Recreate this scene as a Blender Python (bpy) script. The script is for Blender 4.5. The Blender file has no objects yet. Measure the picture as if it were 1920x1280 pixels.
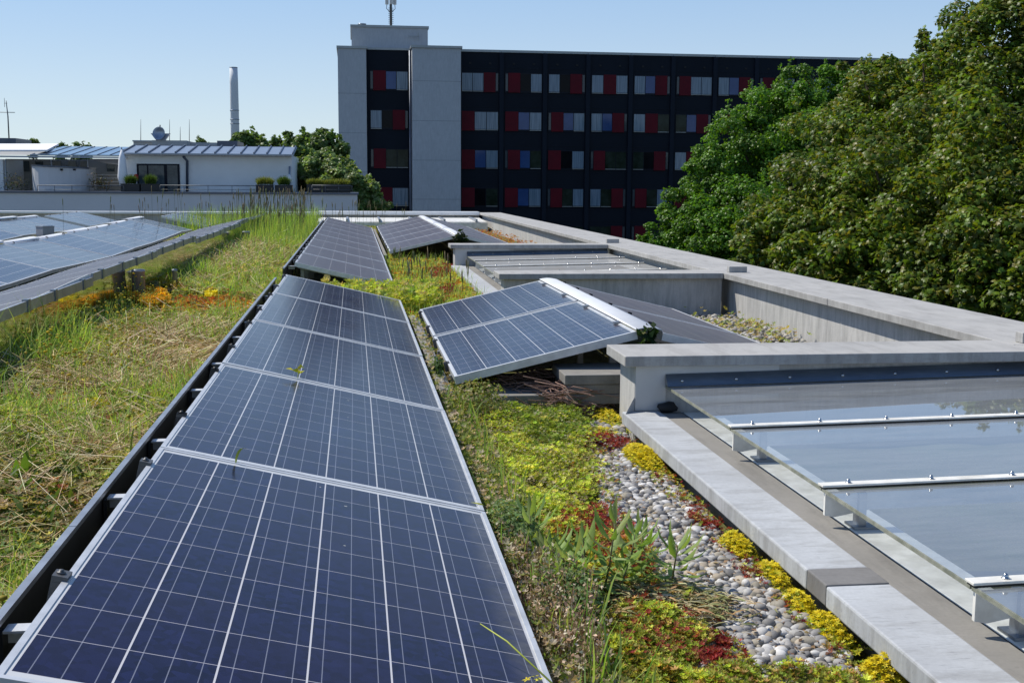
import bpy, math, random
import numpy as np
from mathutils import Matrix, Vector
rng = np.random.default_rng(7)
random.seed(7)
S = bpy.context.scene
COL = S.collection
R = math.radians

# ------------------------------------------------------------------ camera
F = 2228.336
RM = np.array([[0.9913792, -0.1308548, 0.0066539], [-0.0107426, -0.1317904, -0.9912194], [0.1305827, 0.9826028, -0.13206]])
cam = bpy.data.cameras.new('camera')
cam.sensor_width = 36.0
cam.lens = F / 1920 * 36
cam.clip_start = 0.05
cam.clip_end = 6000
co = bpy.data.objects.new('camera', cam)
COL.objects.link(co)
m3 = Matrix(((RM[0][0], -RM[1][0], -RM[2][0]), (RM[0][1], -RM[1][1], -RM[2][1]), (RM[0][2], -RM[1][2], -RM[2][2])))
co.matrix_world = m3.to_4x4()
S.camera = co

# the roof stands at z = -1.2, eye height is z = 0; photo measurements -> world positions
def ray(px, py):
    return RM.T @ np.array([(px - 960) / F, (py - 640) / F, 1.0])
def at(px, py, Y):
    d = ray(px, py)
    return d * Y / d[1]
def gr(px, py, z=-1.18):
    d = ray(px, py)
    return d * z / d[2]

# ------------------------------------------------------------------ light
SUN_EL, SUN_AZ = 52.0, -58.0           # azimuth from +Y towards +X
el, az = R(SUN_EL), R(SUN_AZ)
sd = Vector((math.cos(el) * math.sin(az), math.cos(el) * math.cos(az), math.sin(el)))
sl = bpy.data.lights.new('sun', 'SUN')
sl.energy = 5.0
sl.angle = R(0.5)
sl.color = (1.0, 0.94, 0.83)
so = bpy.data.objects.new('sun', sl)
so.rotation_euler = (-sd).to_track_quat('-Z', 'Y').to_euler()
so.location = (-30, 20, 40)
COL.objects.link(so)
w = bpy.data.worlds.new('World')
S.world = w
w.use_nodes = True
wn = w.node_tree
bg = wn.nodes['Background']
sky = wn.nodes.new('ShaderNodeTexSky')
sky.sky_type = 'NISHITA'
sky.sun_disc = False
sky.sun_elevation = el
sky.sun_rotation = az
sky.altitude = 500
sky.air_density = 1.0
sky.dust_density = 0.3
sky.ozone_density = 2.0
# pale summer haze towards the horizon in place of the yellowish one
tc = wn.nodes.new('ShaderNodeTexCoord')
sp = wn.nodes.new('ShaderNodeSeparateXYZ')
wn.links.new(tc.outputs['Generated'], sp.inputs[0])
def wmap(lo, hi, v0, v1):
    m_ = wn.nodes.new('ShaderNodeMapRange')
    m_.interpolation_type = 'SMOOTHSTEP'
    wn.links.new(sp.outputs[2], m_.inputs[0])
    for i_, v_ in zip((1, 2, 3, 4), (lo, hi, v0, v1)):
        m_.inputs[i_].default_value = v_
    return m_.outputs[0]
low = wn.nodes.new('ShaderNodeMixRGB')
wn.links.new(wmap(0.0, 0.19, 0.0, 1.0), low.inputs[0])
low.inputs[1].default_value = (4.55, 5.08, 5.40, 1)
low.inputs[2].default_value = (2.65, 3.85, 5.40, 1)
mx = wn.nodes.new('ShaderNodeMixRGB')
wn.links.new(wmap(0.10, 0.50, 0.74, 0.0), mx.inputs[0])
tint = wn.nodes.new('ShaderNodeMixRGB')
tint.blend_type = 'MULTIPLY'
tint.inputs[0].default_value = 1.0
wn.links.new(sky.outputs[0], tint.inputs[1])
tint.inputs[2].default_value = (0.66, 0.80, 0.96, 1)
wn.links.new(tint.outputs[0], mx.inputs[1])
wn.links.new(low.outputs[0], mx.inputs[2])
wn.links.new(mx.outputs[0], bg.inputs[0])
bg.inputs[1].default_value = 0.15
S.view_settings.view_transform = 'Standard'
S.view_settings.look = 'None'
S.view_settings.exposure = 0
S.view_settings.gamma = 1
S.render.engine = 'CYCLES'
S.cycles.max_bounces = 8
S.cycles.transparent_max_bounces = 12

# ------------------------------------------------------------------ materials
class NT:
    def __init__(s, name):
        s.m = bpy.data.materials.new(name)
        s.m.use_nodes = True
        s.t = s.m.node_tree
        s.b = s.t.nodes['Principled BSDF']
        s.o = s.t.nodes['Material Output']
    def n(s, typ, ins=None, **kw):
        x = s.t.nodes.new('ShaderNode' + typ)
        for k, v in kw.items():
            setattr(x, k, v)
        for k, v in (ins or {}).items():
            if isinstance(v, bpy.types.NodeSocket):
                s.t.links.new(v, x.inputs[k])
            else:
                x.inputs[k].default_value = v
        return x
    def math(s, op, a, b=0.0, c=0.0):
        return s.n('Math', {0: a, 1: b, 2: c}, operation=op).outputs[0]
    def mix(s, f, a, b, mode='MIX'):
        def q(v):
            return v if isinstance(v, bpy.types.NodeSocket) else (*v, 1.0) if len(v) == 3 else v
        return s.n('MixRGB', {0: f, 1: q(a), 2: q(b)}, blend_type=mode).outputs[0]
    def coord(s, kind='Object', scale=(1, 1, 1)):
        c = s.n('TexCoord').outputs[kind]
        return s.n('Mapping', {0: c, 3: scale}).outputs[0]
    def noise(s, vec, scale, detail=5, rough=0.6):
        return s.n('TexNoise', {'Vector': vec, 'Scale': scale, 'Detail': detail, 'Roughness': rough}).outputs[0]
    def ramp(s, f, a, b):
        return s.n('MapRange', {0: f, 1: a, 2: b}).outputs[0]
    def set(s, **kw):
        al = dict(base='Base Color', rough='Roughness', metal='Metallic', spec='Specular IOR Level', normal='Normal', coat='Coat Weight', coatr='Coat Roughness', sheen='Sheen Weight')
        for k, v in kw.items():
            i = s.b.inputs[al[k]]
            if isinstance(v, bpy.types.NodeSocket):
                s.t.links.new(v, i)
            else:
                i.default_value = (*v, 1.0) if isinstance(v, tuple) and len(v) == 3 else v
        return s
    def bump(s, h, strength=0.3, dist=0.01):
        return s.n('Bump', {'Height': h, 'Strength': strength, 'Distance': dist}).outputs[0]

def simple(name, col, rough=0.6, metal=0.0, var=0.25, scale=6.0, bump=0.1, col2=None, stretch=(1, 1, 1)):
    t = NT(name)
    v = t.coord(scale=stretch)
    f = t.ramp(t.noise(v, scale), 0.3, 0.7)
    c2 = col2 or tuple(c * (1 - var) for c in col)
    t.set(base=t.mix(f, col, c2), rough=rough, metal=metal)
    if bump:
        t.set(normal=t.bump(t.noise(v, scale * 8), bump, 0.004))
    return t.m

def concrete(name, a, b, stain, streak=(1, 1, 1), st_amt=0.6, scratch=0.0, rough=0.8):
    t = NT(name)
    v = t.coord()
    vs = t.coord(scale=streak)
    f1 = t.ramp(t.noise(v, 2.3, 6, 0.65), 0.3, 0.7)
    f2 = t.ramp(t.noise(vs, 5.0, 6, 0.7), 0.48, 0.75)
    c = t.mix(f1, a, b)
    c = t.mix(t.math('MULTIPLY', f2, st_amt), c, stain)
    nz = t.math('ABSOLUTE', t.n('SeparateXYZ', {0: t.n('NewGeometry').outputs['Normal']}).outputs[2])
    side = t.math('SUBTRACT', 1.0, nz)
    f5 = t.ramp(t.noise(t.coord(scale=(7, 7, 1.2)), 2.2, 6, 0.75), 0.42, 0.68)
    c = t.mix(t.math('MULTIPLY', t.math('MULTIPLY', f5, side), 0.55), c, tuple(x * 0.9 for x in stain))
    f3 = t.ramp(t.noise(v, 90, 3, 0.6), 0.25, 0.8)
    c = t.mix(t.math('MULTIPLY', f3, 0.28), c, tuple(x * 0.55 for x in a))
    li = t.math('LESS_THAN', t.n('TexVoronoi', {'Vector': v, 'Scale': 26.0}).outputs['Distance'], 0.16)
    li = t.math('MULTIPLY', li, t.ramp(t.noise(v, 3.1, 4, 0.7), 0.5, 0.62))
    c = t.mix(t.math('MULTIPLY', li, 0.35), c, tuple(x * 0.5 for x in a))
    if scratch:
        vv = t.coord(scale=(1.5, 14, 6))
        f4 = t.ramp(t.noise(vv, 9, 6, 0.75), 0.56, 0.7)
        c = t.mix(t.math('MULTIPLY', f4, scratch), c, tuple(x * 0.42 for x in a))
    t.set(base=c, rough=rough, normal=t.bump(t.noise(v, 60, 6), 0.25, 0.004), spec=0.3)
    return t.m

M = {}
M['conc_top'] = concrete('coping concrete', (0.46, 0.45, 0.43), (0.35, 0.345, 0.335), (0.19, 0.18, 0.165), (2.0, 0.5, 1), 0.6, 0.45)
M['conc_slab'] = concrete('pale slab', (0.50, 0.52, 0.54), (0.38, 0.39, 0.40), (0.22, 0.215, 0.205), (1, 3, 1), 0.7, 0.8)
M['conc_wall'] = concrete('render wall', (0.56, 0.55, 0.53), (0.46, 0.455, 0.445), (0.22, 0.22, 0.215), (9, 9, 0.6), 0.45)
M['conc_dark'] = concrete('paver concrete', (0.30, 0.285, 0.26), (0.22, 0.21, 0.19), (0.10, 0.095, 0.085), (1, 1, 3), 0.6)
M['tower'] = concrete('tower concrete', (0.50, 0.52, 0.54), (0.45, 0.47, 0.49), (0.38, 0.39, 0.41), (3, 3, 0.25), 0.5)
M['bitumen'] = concrete('bitumen strip', (0.29, 0.275, 0.25), (0.22, 0.21, 0.19), (0.11, 0.105, 0.095), (2, 0.4, 1), 0.6, 0.35, 0.9)
M['alu'] = simple('aluminium', (0.70, 0.71, 0.72), 0.42, 0.35, 0.25, 14, 0.05)
M['galv'] = simple('galvanised steel', (0.42, 0.44, 0.47), 0.42, 0.8, 0.35, 9, 0.05)
M['clampgrey'] = simple('dull clamp steel', (0.13, 0.133, 0.138), 0.5, 0.5, 0.3, 20, 0)
M['pipe'] = simple('grey pipe', (0.36, 0.38, 0.41), 0.5, 0.15, 0.15, 9, 0)
M['whitepaint'] = simple('white paint', (0.86, 0.84, 0.78), 0.45, 0, 0.14, 12, 0.05, (0.58, 0.56, 0.50))
M['whitecap'] = simple('white sheet metal', (0.80, 0.81, 0.82), 0.4, 0.0, 0.1, 5, 0.0)
M['rubber'] = simple('black rubber', (0.02, 0.02, 0.02), 0.8, 0, 0.4, 10, 0.1)
M['steel'] = simple('stainless steel', (0.6, 0.59, 0.57), 0.25, 1.0, 0.2, 20, 0)
M['flash'] = simple('blue grey flashing', (0.20, 0.235, 0.27), 0.35, 0.6, 0.3, 4, 0.03, (0.11, 0.135, 0.165), (1, 1, 6))
M['dark'] = simple('dark plank', (0.035, 0.036, 0.038), 0.55, 0.3, 0.4, 6, 0.1)
M['blackbox'] = simple('black planter', (0.015, 0.016, 0.018), 0.5, 0, 0.3, 6, 0)
M['housewall'] = simple('white render', (0.82, 0.82, 0.79), 0.85, 0, 0.08, 1.5, 0.05)
M['terracewall'] = simple('terrace render', (0.58, 0.59, 0.61), 0.85, 0, 0.1, 0.6, 0.02)
M['zinc'] = simple('zinc roof', (0.30, 0.34, 0.40), 0.35, 0.5, 0.15, 2, 0)
M['zincdark2'] = simple('joint grey', (0.26, 0.28, 0.30), 0.8, 0, 0.1, 2, 0)  # darker grey of the joints in the tower concrete
M['canopy2'] = simple('white drum paint', (0.55, 0.55, 0.55), 0.7, 0, 0.06, 2, 0)
M['zincdark'] = simple('dark zinc', (0.10, 0.12, 0.16), 0.4, 0.4, 0.2, 2, 0)
M['canopy'] = simple('white canopy cloth', (0.82, 0.82, 0.82), 0.8, 0, 0.04, 2, 0)
M['sunglass'] = simple('sunroom glass', (0.16, 0.24, 0.33), 0.08, 0.2, 0.2, 0.5, 0)
M['redcloth'] = simple('red cloth', (0.5, 0.02, 0.03), 0.8, 0, 0.2, 6, 0)
M['chimney'] = concrete('chimney concrete', (0.78, 0.80, 0.82), (0.72, 0.74, 0.76), (0.60, 0.61, 0.63), (2, 2, 0.1), 0.5)
M['plaster2'] = simple('grey plaster', (0.45, 0.45, 0.43), 0.85, 0, 0.1, 1, 0)
M['bark'] = simple('bark', (0.10, 0.075, 0.05), 0.9, 0, 0.4, 9, 0.4, None, (4, 4, 1))
M['twig'] = simple('dry twig', (0.36, 0.22, 0.17), 0.85, 0, 0.5, 30, 0.2)
M['facade'] = simple('dark facade panel', (0.0075, 0.0115, 0.020), 0.6, 0, 0.25, 0.35, 0)
M['facade2'] = simple('dark pilaster', (0.010, 0.015, 0.026), 0.6, 0, 0.2, 0.35, 0)
M['roofedge'] = simple('roof edge sheet', (0.34, 0.36, 0.36), 0.4, 0.4, 0.15, 1, 0)
M['shutter'] = simple('red shutter', (0.115, 0.004, 0.012), 0.5, 0, 0.15, 0.6, 0, (0.07, 0.004, 0.010))
M['winframe'] = simple('window frame', (0.008, 0.011, 0.02), 0.4, 0, 0.2, 3, 0)
M['asphalt'] = simple('asphalt', (0.05, 0.05, 0.05), 0.9, 0, 0.3, 0.5, 0.1)
M['earth'] = simple('earth', (0.05, 0.06, 0.03), 0.95, 0, 0.4, 0.05, 0)
M['terracotta'] = simple('terracotta', (0.3, 0.1, 0.05), 0.8, 0, 0.2, 6, 0)
M['mast'] = simple('mast steel', (0.12, 0.13, 0.14), 0.5, 0.5, 0.2, 3, 0)
M['antenna'] = simple('antenna radome', (0.62, 0.61, 0.57), 0.5, 0, 0.1, 3, 0)

for _k in ('facade', 'facade2', 'shutter', 'winframe'):
    M[_k].node_tree.nodes['Principled BSDF'].inputs['Specular IOR Level'].default_value = 0.14
def pane(name, col, col2, curtain=False, rough=0.06, sp=0.3):
    t = NT(name)
    if curtain:
        v = t.coord(scale=(9, 9, 0.4))
        f = t.ramp(t.noise(v, 1.3, 3, 0.5), 0.35, 0.68)
    else:
        f = t.ramp(t.noise(t.coord(), 0.9, 5, 0.7), 0.4, 0.65)
    t.set(base=t.mix(f, col, col2), rough=rough, spec=sp)
    return t.m
M['pane_C'] = pane('curtained pane', (0.19, 0.25, 0.31), (0.10, 0.15, 0.20), True)
M['pane_B'] = pane('painted sky reflection pane', (0.035, 0.075, 0.20), (0.028, 0.060, 0.165))  # blue base colour paints a sky reflection into the pane
M['pane_D'] = pane('dark pane', (0.006, 0.007, 0.010), (0.004, 0.004, 0.006), False, 0.1, 0.08)
M['pane_G'] = pane('painted tree reflection pane', (0.010, 0.017, 0.011), (0.030, 0.042, 0.034), False, 0.1, 0.12)  # mottled greens paint a reflection of trees into the pane
M['pane_t'] = pane('grey side panel', (0.06, 0.075, 0.085), (0.05, 0.06, 0.07))
M['doorglass'] = pane('door glass', (0.035, 0.05, 0.06), (0.12, 0.14, 0.14))

def pv(name='photovoltaic cells', dusty=0.0):
    t = NT(name)
    sx = t.n('SeparateXYZ', {0: t.n('TexCoord').outputs['Object']})
    x, y = sx.outputs[0], sx.outputs[1]
    P, Q = 0.159, 0.158
    x0, y0 = 0.018, 0.035
    xr = t.math('SUBTRACT', x, x0)
    yr = t.math('SUBTRACT', y, y0)
    def line(v, p, wd):
        return t.math('LESS_THAN', t.math('PINGPONG', v, p / 2), wd / 2)
    colgap = line(xr, P, 0.0038)
    rowgap = line(yr, Q, 0.0024)
    bus = line(t.math('SUBTRACT', xr, P / 6), P / 3, 0.0019)
    inx = t.math('MULTIPLY', t.math('GREATER_THAN', xr, 0.0), t.math('LESS_THAN', xr, 6 * P))
    iny = t.math('MULTIPLY', t.math('GREATER_THAN', yr, 0.0), t.math('LESS_THAN', yr, 10 * Q))
    inside = t.math('MULTIPLY', inx, iny)
    ov = t.n('TexCoord').outputs['Object']
    oi = t.n('ObjectInfo').outputs['Random']
    vor = t.n('TexVoronoi', {'Vector': ov, 'Scale': 55.0}).outputs['Color']
    vs = t.n('SeparateXYZ', {0: vor}).outputs[0]
    big = t.ramp(t.noise(ov, 5, 5, 0.7), 0.35, 0.7)
    cell = t.mix(vs, (0.0052, 0.0046, 0.017), (0.0125, 0.0145, 0.062))
    cell = t.mix(t.math('MULTIPLY', big, 0.45), cell, (0.009, 0.009, 0.020))
    cell = t.mix(t.math('MULTIPLY', oi, 0.30), cell, (0.014, 0.016, 0.050))
    # each cell its own tone
    cid = t.n('CombineXYZ', {0: t.math('FLOOR', t.math('DIVIDE', xr, P)), 1: t.math('FLOOR', t.math('DIVIDE', yr, Q)), 2: t.math('MULTIPLY', oi, 37.0)}).outputs[0]
    wnz = t.n('TexWhiteNoise', {'Vector': cid}).outputs[0]
    cell = t.mix(t.math('MULTIPLY', wnz, 0.5), cell, (0.016, 0.012, 0.034))
    # smudges, bird marks and specks of dirt
    sm = t.ramp(t.noise(t.coord(scale=(1.0, 2.6, 1)), 13, 8, 0.8), 0.63, 0.78)
    cell = t.mix(t.math('MULTIPLY', sm, 0.30), cell, (0.05, 0.10, 0.26))
    spk = t.math('LESS_THAN', t.n('TexVoronoi', {'Vector': ov, 'Scale': 9.0}).outputs['Distance'], 0.042)
    spk = t.math('MULTIPLY', spk, t.math('GREATER_THAN', t.noise(ov, 3.0), 0.52))
    cell = t.mix(t.math('MULTIPLY', spk, 0.85), cell, (0.34, 0.33, 0.30))
    fade = 0.3 if dusty else 1.0
    c = t.mix(t.math('MULTIPLY', bus, fade), cell, (0.17, 0.18, 0.23))
    c = t.mix(t.math('MULTIPLY', rowgap, fade), c, (0.36, 0.35, 0.38))
    c = t.mix(t.math('MULTIPLY', colgap, 0.7 if dusty else 1.0), c, (0.54, 0.53, 0.54))
    c = t.mix(inside, (0.55, 0.56, 0.57), c)
    # dust gathered along the low edge
    dn = t.math('MULTIPLY', t.ramp(x, 0.90, 0.985), t.ramp(t.noise(ov, 14, 5, 0.7), 0.25, 0.7))
    c = t.mix(t.math('MULTIPLY', dn, 0.45), c, (0.30, 0.28, 0.24))
    film = t.ramp(t.noise(ov, 2.2, 6, 0.7), 0.2, 0.9)
    c = t.mix(t.math('MULTIPLY', film, 0.025), c, (0.34, 0.32, 0.29))
    if dusty:
        c = t.mix(t.math('MULTIPLY', t.ramp(film, -0.6, 1.0), dusty), c, (0.22, 0.175, 0.15))
    t.set(base=c, rough=t.math('ADD', 0.11 + dusty * 0.3, t.math('MULTIPLY', film, 0.10)), spec=0.13, sheen=0.30 if dusty else 0.12)
    t.b.inputs['Sheen Roughness'].default_value = 0.18
    t.b.inputs['Sheen Tint'].default_value = (0.80, 0.66, 0.56, 1)
    return t.m
M['pv'] = pv()
M['pv_dusty'] = pv('dusty photovoltaic cells', 0.5)

def glass(name, d0, d1, tone):
    t = NT(name)
    t.t.nodes.remove(t.b)
    g_ = t.n('NewGeometry')
    cs = t.math('ABSOLUTE', t.n('VectorMath', {0: g_.outputs['Incoming'], 1: g_.outputs['Normal']}, operation='DOT_PRODUCT').outputs['Value'])
    fr = t.math('ADD', 0.10, t.math('MULTIPLY', 0.90, t.math('POWER', t.math('SUBTRACT', 1.0, cs), 3.6)))
    tr = t.n('BsdfTransparent', {0: (0.88, 0.92, 0.92, 1)}).outputs[0]
    gl = t.n('BsdfGlossy', {0: (0.95, 0.97, 1, 1), 'Roughness': 0.015}).outputs[0]
    v = t.coord(scale=(1, 5, 1))
    dirt_sheen = t.ramp(t.noise(v, 3.0, 7, 0.72), 0.35, 0.8)
    df = t.n('BsdfDiffuse', {0: tone}).outputs[0]
    a = t.n('MixShader', {0: fr, 1: tr, 2: gl}).outputs[0]
    b = t.n('MixShader', {0: t.math('ADD', d0, t.math('MULTIPLY', dirt_sheen, d1)), 1: a, 2: df}).outputs[0]
    t.t.links.new(b, t.o.inputs[0])
    return t.m
M['glass'] = glass('skylight glass', 0.20, 0.18, (0.40, 0.43, 0.47, 1))  # bluish diffuse film: dirt plus sky reflection painted in to brighten the glass
M['glass2'] = glass('dusty skylight glass', 0.42, 0.3, (0.42, 0.42, 0.41, 1))
M['glassedge'] = simple('mossy glass edge', (0.14, 0.15, 0.11), 0.7, 0, 0.6, 30, 0.2, (0.30, 0.30, 0.24))

def mirror():
    t = NT('bright sheet metal')
    v = t.coord(scale=(1, 1.2, 2.0))
    t.set(base=(0.62, 0.60, 0.52), metal=1.0, rough=0.07, normal=t.bump(t.noise(v, 1.2, 2), 0.12, 0.02))
    return t.m
M['mirror'] = mirror()

def leafmat(name, trans=0.35, rough=0.45, spec=0.35):
    t = NT(name)
    a = t.n('Attribute', attribute_name='c').outputs[0]
    t.set(base=a, rough=rough, spec=spec)
    tl = t.n('BsdfTranslucent', {0: t.mix(1.0, a, (1.25, 1.2, 0.55), 'MULTIPLY')}).outputs[0]
    ms = t.n('MixShader', {0: trans, 1: t.b.outputs[0], 2: tl}).outputs[0]
    t.t.links.new(ms, t.o.inputs[0])
    return t.m
M['leaf'] = leafmat('leaves', 0.40, 0.55, 0.2)
M['tree'] = leafmat('tree leaves', 0.45, 0.42, 0.38)
M['petal'] = leafmat('petals', 0.25, 0.6, 0.2)
M['straw'] = leafmat('dry stalks', 0.15, 0.7, 0.2)
def attrmat(name, rough=0.7):
    t = NT(name)
    a = t.n('Attribute', attribute_name='c').outputs[0]
    v = t.coord()
    f = t.ramp(t.noise(v, 55, 4, 0.65), 0.3, 0.75)
    t.set(base=t.mix(f, a, t.mix(1.0, a, (0.66, 0.64, 0.62), 'MULTIPLY')), rough=rough, spec=0.3, normal=t.bump(t.noise(v, 240, 3), 0.15, 0.002))
    return t.m
M['pebble'] = attrmat('pebble stone')
def soil():
    t = NT('roof substrate')
    v = t.coord()
    f = t.ramp(t.noise(v, 3, 6, 0.7), 0.35, 0.65)
    g = t.ramp(t.noise(v, 34, 5, 0.7), 0.35, 0.7)
    c = t.mix(f, (0.19, 0.165, 0.08), (0.15, 0.175, 0.055))
    c = t.mix(t.math('MULTIPLY', g, 0.6), c, (0.16, 0.13, 0.075))
    t.set(base=c, rough=0.95, spec=0.1, normal=t.bump(t.noise(v, 45, 6, 0.75), 0.8, 0.03))
    return t.m
M['soil'] = soil()

# ------------------------------------------------------------------ mesh helpers
class MB:
    def __init__(s):
        s.v, s.f, s.sm = [], [], []
    def add(s, vs, fs, smooth=False):
        o = len(s.v)
        s.v += [tuple(p) for p in vs]
        s.f += [tuple(i + o for i in f) for f in fs]
        s.sm += [smooth] * len(fs)
        return s
    def box(s, x0, y0, z0, x1, y1, z1):
        v = [(x0, y0, z0), (x1, y0, z0), (x1, y1, z0), (x0, y1, z0), (x0, y0, z1), (x1, y0, z1), (x1, y1, z1), (x0, y1, z1)]
        return s.add(v, [(0, 3, 2, 1), (4, 5, 6, 7), (0, 1, 5, 4), (1, 2, 6, 5), (2, 3, 7, 6), (3, 0, 4, 7)])
    def hexa(s, b, t):
        return s.add(list(b) + list(t), [(0, 3, 2, 1), (4, 5, 6, 7), (0, 1, 5, 4), (1, 2, 6, 5), (2, 3, 7, 6), (3, 0, 4, 7)])
    def px(s, a, b, c, d, Y, depth):
        p, q = at(a, b, Y), at(c, d, Y)
        return s.box(p[0], Y, q[2], q[0], Y + depth, p[2])
    def tube(s, p, r, n=8, caps=True):
        p = [Vector(q) for q in p]
        rs = r if isinstance(r, (list, tuple)) else [r] * len(p)
        vs, fs = [], []
        for i, q in enumerate(p):
            d = (p[min(i + 1, len(p) - 1)] - p[max(i - 1, 0)]).normalized()
            a = d.orthogonal().normalized() if i == 0 else (a - d * a.dot(d)).normalized()
            b = d.cross(a)
            for k in range(n):
                t = 2 * math.pi * k / n
                vs.append(q + (a * math.cos(t) + b * math.sin(t)) * rs[i])
        for i in range(len(p) - 1):
            for k in range(n):
                fs.append((i * n + k, i * n + (k + 1) % n, (i + 1) * n + (k + 1) % n, (i + 1) * n + k))
        s.add(vs, fs, True)
        if caps:
            o = len(s.v) - len(vs)
            s.f += [tuple(o + k for k in reversed(range(n))), tuple(o + (len(p) - 1) * n + k for k in range(n))]
            s.sm += [False, False]
        return s
    def prism(s, prof, y0, y1, smooth=False):       # profile in XZ swept along Y
        n = len(prof)
        vs = [(x, y0, z) for x, z in prof] + [(x, y1, z) for x, z in prof]
        fs = [(i, i + n, (i + 1) % n + n, (i + 1) % n) for i in range(n)]
        s.add(vs, fs, smooth)
        o = len(s.v) - 2 * n
        s.f += [tuple(o + i for i in range(n)), tuple(o + n + i for i in reversed(range(n)))]
        s.sm += [False, False]
        return s
    def lathe(s, prof, c=(0, 0, 0), n=16, smooth=True):
        vs, fs = [], []
        for r_, z in prof:
            for k in range(n):
                t = 2 * math.pi * k / n
                vs.append((c[0] + r_ * math.cos(t), c[1] + r_ * math.sin(t), c[2] + z))
        for i in range(len(prof) - 1):
            for k in range(n):
                fs.append((i * n + k, i * n + (k + 1) % n, (i + 1) * n + (k + 1) % n, (i + 1) * n + k))
        fs.append(tuple(reversed(range(n))))
        fs.append(tuple((len(prof) - 1) * n + k for k in range(n)))
        return s.add(vs, fs, smooth)
    def build(s, name, mat, parent=None, bevel=0.0):
        me = bpy.data.meshes.new(name)
        me.from_pydata(s.v, [], s.f)
        me.polygons.foreach_set('use_smooth', s.sm)
        me.materials.append(mat)
        me.update()
        o = bpy.data.objects.new(name, me)
        COL.objects.link(o)
        if parent is not None:
            o.parent = parent
        if bevel:
            b = o.modifiers.new('bevel', 'BEVEL')
            b.width = bevel
            b.segments = 2
            b.limit_method = 'ANGLE'
        return o

def tag(o, label, cat, group=None, kind=None):
    o['label'] = label
    o['category'] = cat
    if group:
        o['group'] = group
    if kind:
        o['kind'] = kind
    return o
def thing(name, label, cat, loc=(0, 0, 0), rot=(0, 0, 0), group=None):
    o = bpy.data.objects.new(name, None)
    o.empty_display_size = 0.1
    COL.objects.link(o)
    o.location = loc
    o.rotation_euler = rot
    return tag(o, label, cat, group)
def copy_tree(o, parent=None):
    c = o.copy()
    COL.objects.link(c)
    c.parent = parent
    for ch in list(o.children):
        copy_tree(ch, c)
    return c

# instanced geometry written into one mesh with a colour attribute
def scatter(name, tmpl, pos, rot, scale, col, mat, parent=None, smooth=False):
    tv, tf = tmpl
    tv = np.array(tv, float)
    n, k = len(pos), len(tv)
    sc = np.asarray(scale, float)
    if sc.ndim == 1:
        sc = np.repeat(sc[:, None], 3, 1)
    V = np.einsum('nij,nkj->nki', rot, tv[None] * sc[:, None, :]) + np.asarray(pos)[:, None, :]
    ll = np.array([len(f) for f in tf])
    li = np.concatenate([np.array(f) for f in tf])
    L = (li[None] + (np.arange(n) * k)[:, None]).ravel()
    me = bpy.data.meshes.new(name)
    me.vertices.add(n * k)
    me.vertices.foreach_set('co', V.reshape(-1).astype(np.float32))
    me.loops.add(len(L))
    me.loops.foreach_set('vertex_index', L.astype(np.int32))
    tot = np.tile(ll, n)
    st = np.concatenate([[0], np.cumsum(tot)[:-1]])
    me.polygons.add(len(tot))
    me.polygons.foreach_set('loop_start', st.astype(np.int32))
    me.polygons.foreach_set('loop_total', tot.astype(np.int32))
    if smooth:
        me.polygons.foreach_set('use_smooth', np.ones(len(tot), bool))
    at_ = me.attributes.new('c', 'FLOAT_COLOR', 'POINT')
    c4 = np.concatenate([np.clip(np.asarray(col, float), 0.002, 1), np.ones((n, 1))], 1)
    at_.data.foreach_set('color', np.repeat(c4, k, 0).reshape(-1).astype(np.float32))
    me.materials.append(mat)
    me.update(calc_edges=True)
    me.validate()
    o = bpy.data.objects.new(name, me)
    COL.objects.link(o)
    if parent is not None:
        o.parent = parent
    return o

def merge_scatter(parts):
    """parts: list of (tmpl,pos,rot,scale,col) -> same template only"""
    return [np.concatenate([p[i] for p in parts]) for i in range(4)]

def rot_from_normal(nrm, spin):
    nrm = nrm / np.linalg.norm(nrm, axis=1, keepdims=True)
    ref = np.where(np.abs(nrm[:, 2:3]) > 0.95, np.array([[1.0, 0, 0]]), np.array([[0, 0, 1.0]]))
    a = np.cross(ref, nrm)
    a /= np.linalg.norm(a, axis=1, keepdims=True)
    b = np.cross(nrm, a)
    c, s_ = np.cos(spin)[:, None], np.sin(spin)[:, None]
    u, v = a * c + b * s_, -a * s_ + b * c
    return np.stack([u, v, nrm], 2)
def rot_tilt(n, lo, hi):                 # up vectors tilted between lo..hi degrees
    t = np.radians(rng.uniform(lo, hi, n))
    p = rng.uniform(0, 2 * np.pi, n)
    nr = np.stack([np.sin(t) * np.cos(p), np.sin(t) * np.sin(p), np.cos(t)], 1)
    return rot_from_normal(nr, rng.uniform(0, 2 * np.pi, n))
def jit(cols, n, amt=0.25):
    cols = np.array(cols, float)
    c = cols[rng.integers(0, len(cols), n)]
    return c * (1 + rng.uniform(-amt, amt, (n, 1))) * (1 + rng.uniform(-amt / 3, amt / 3, (n, 3)))

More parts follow.
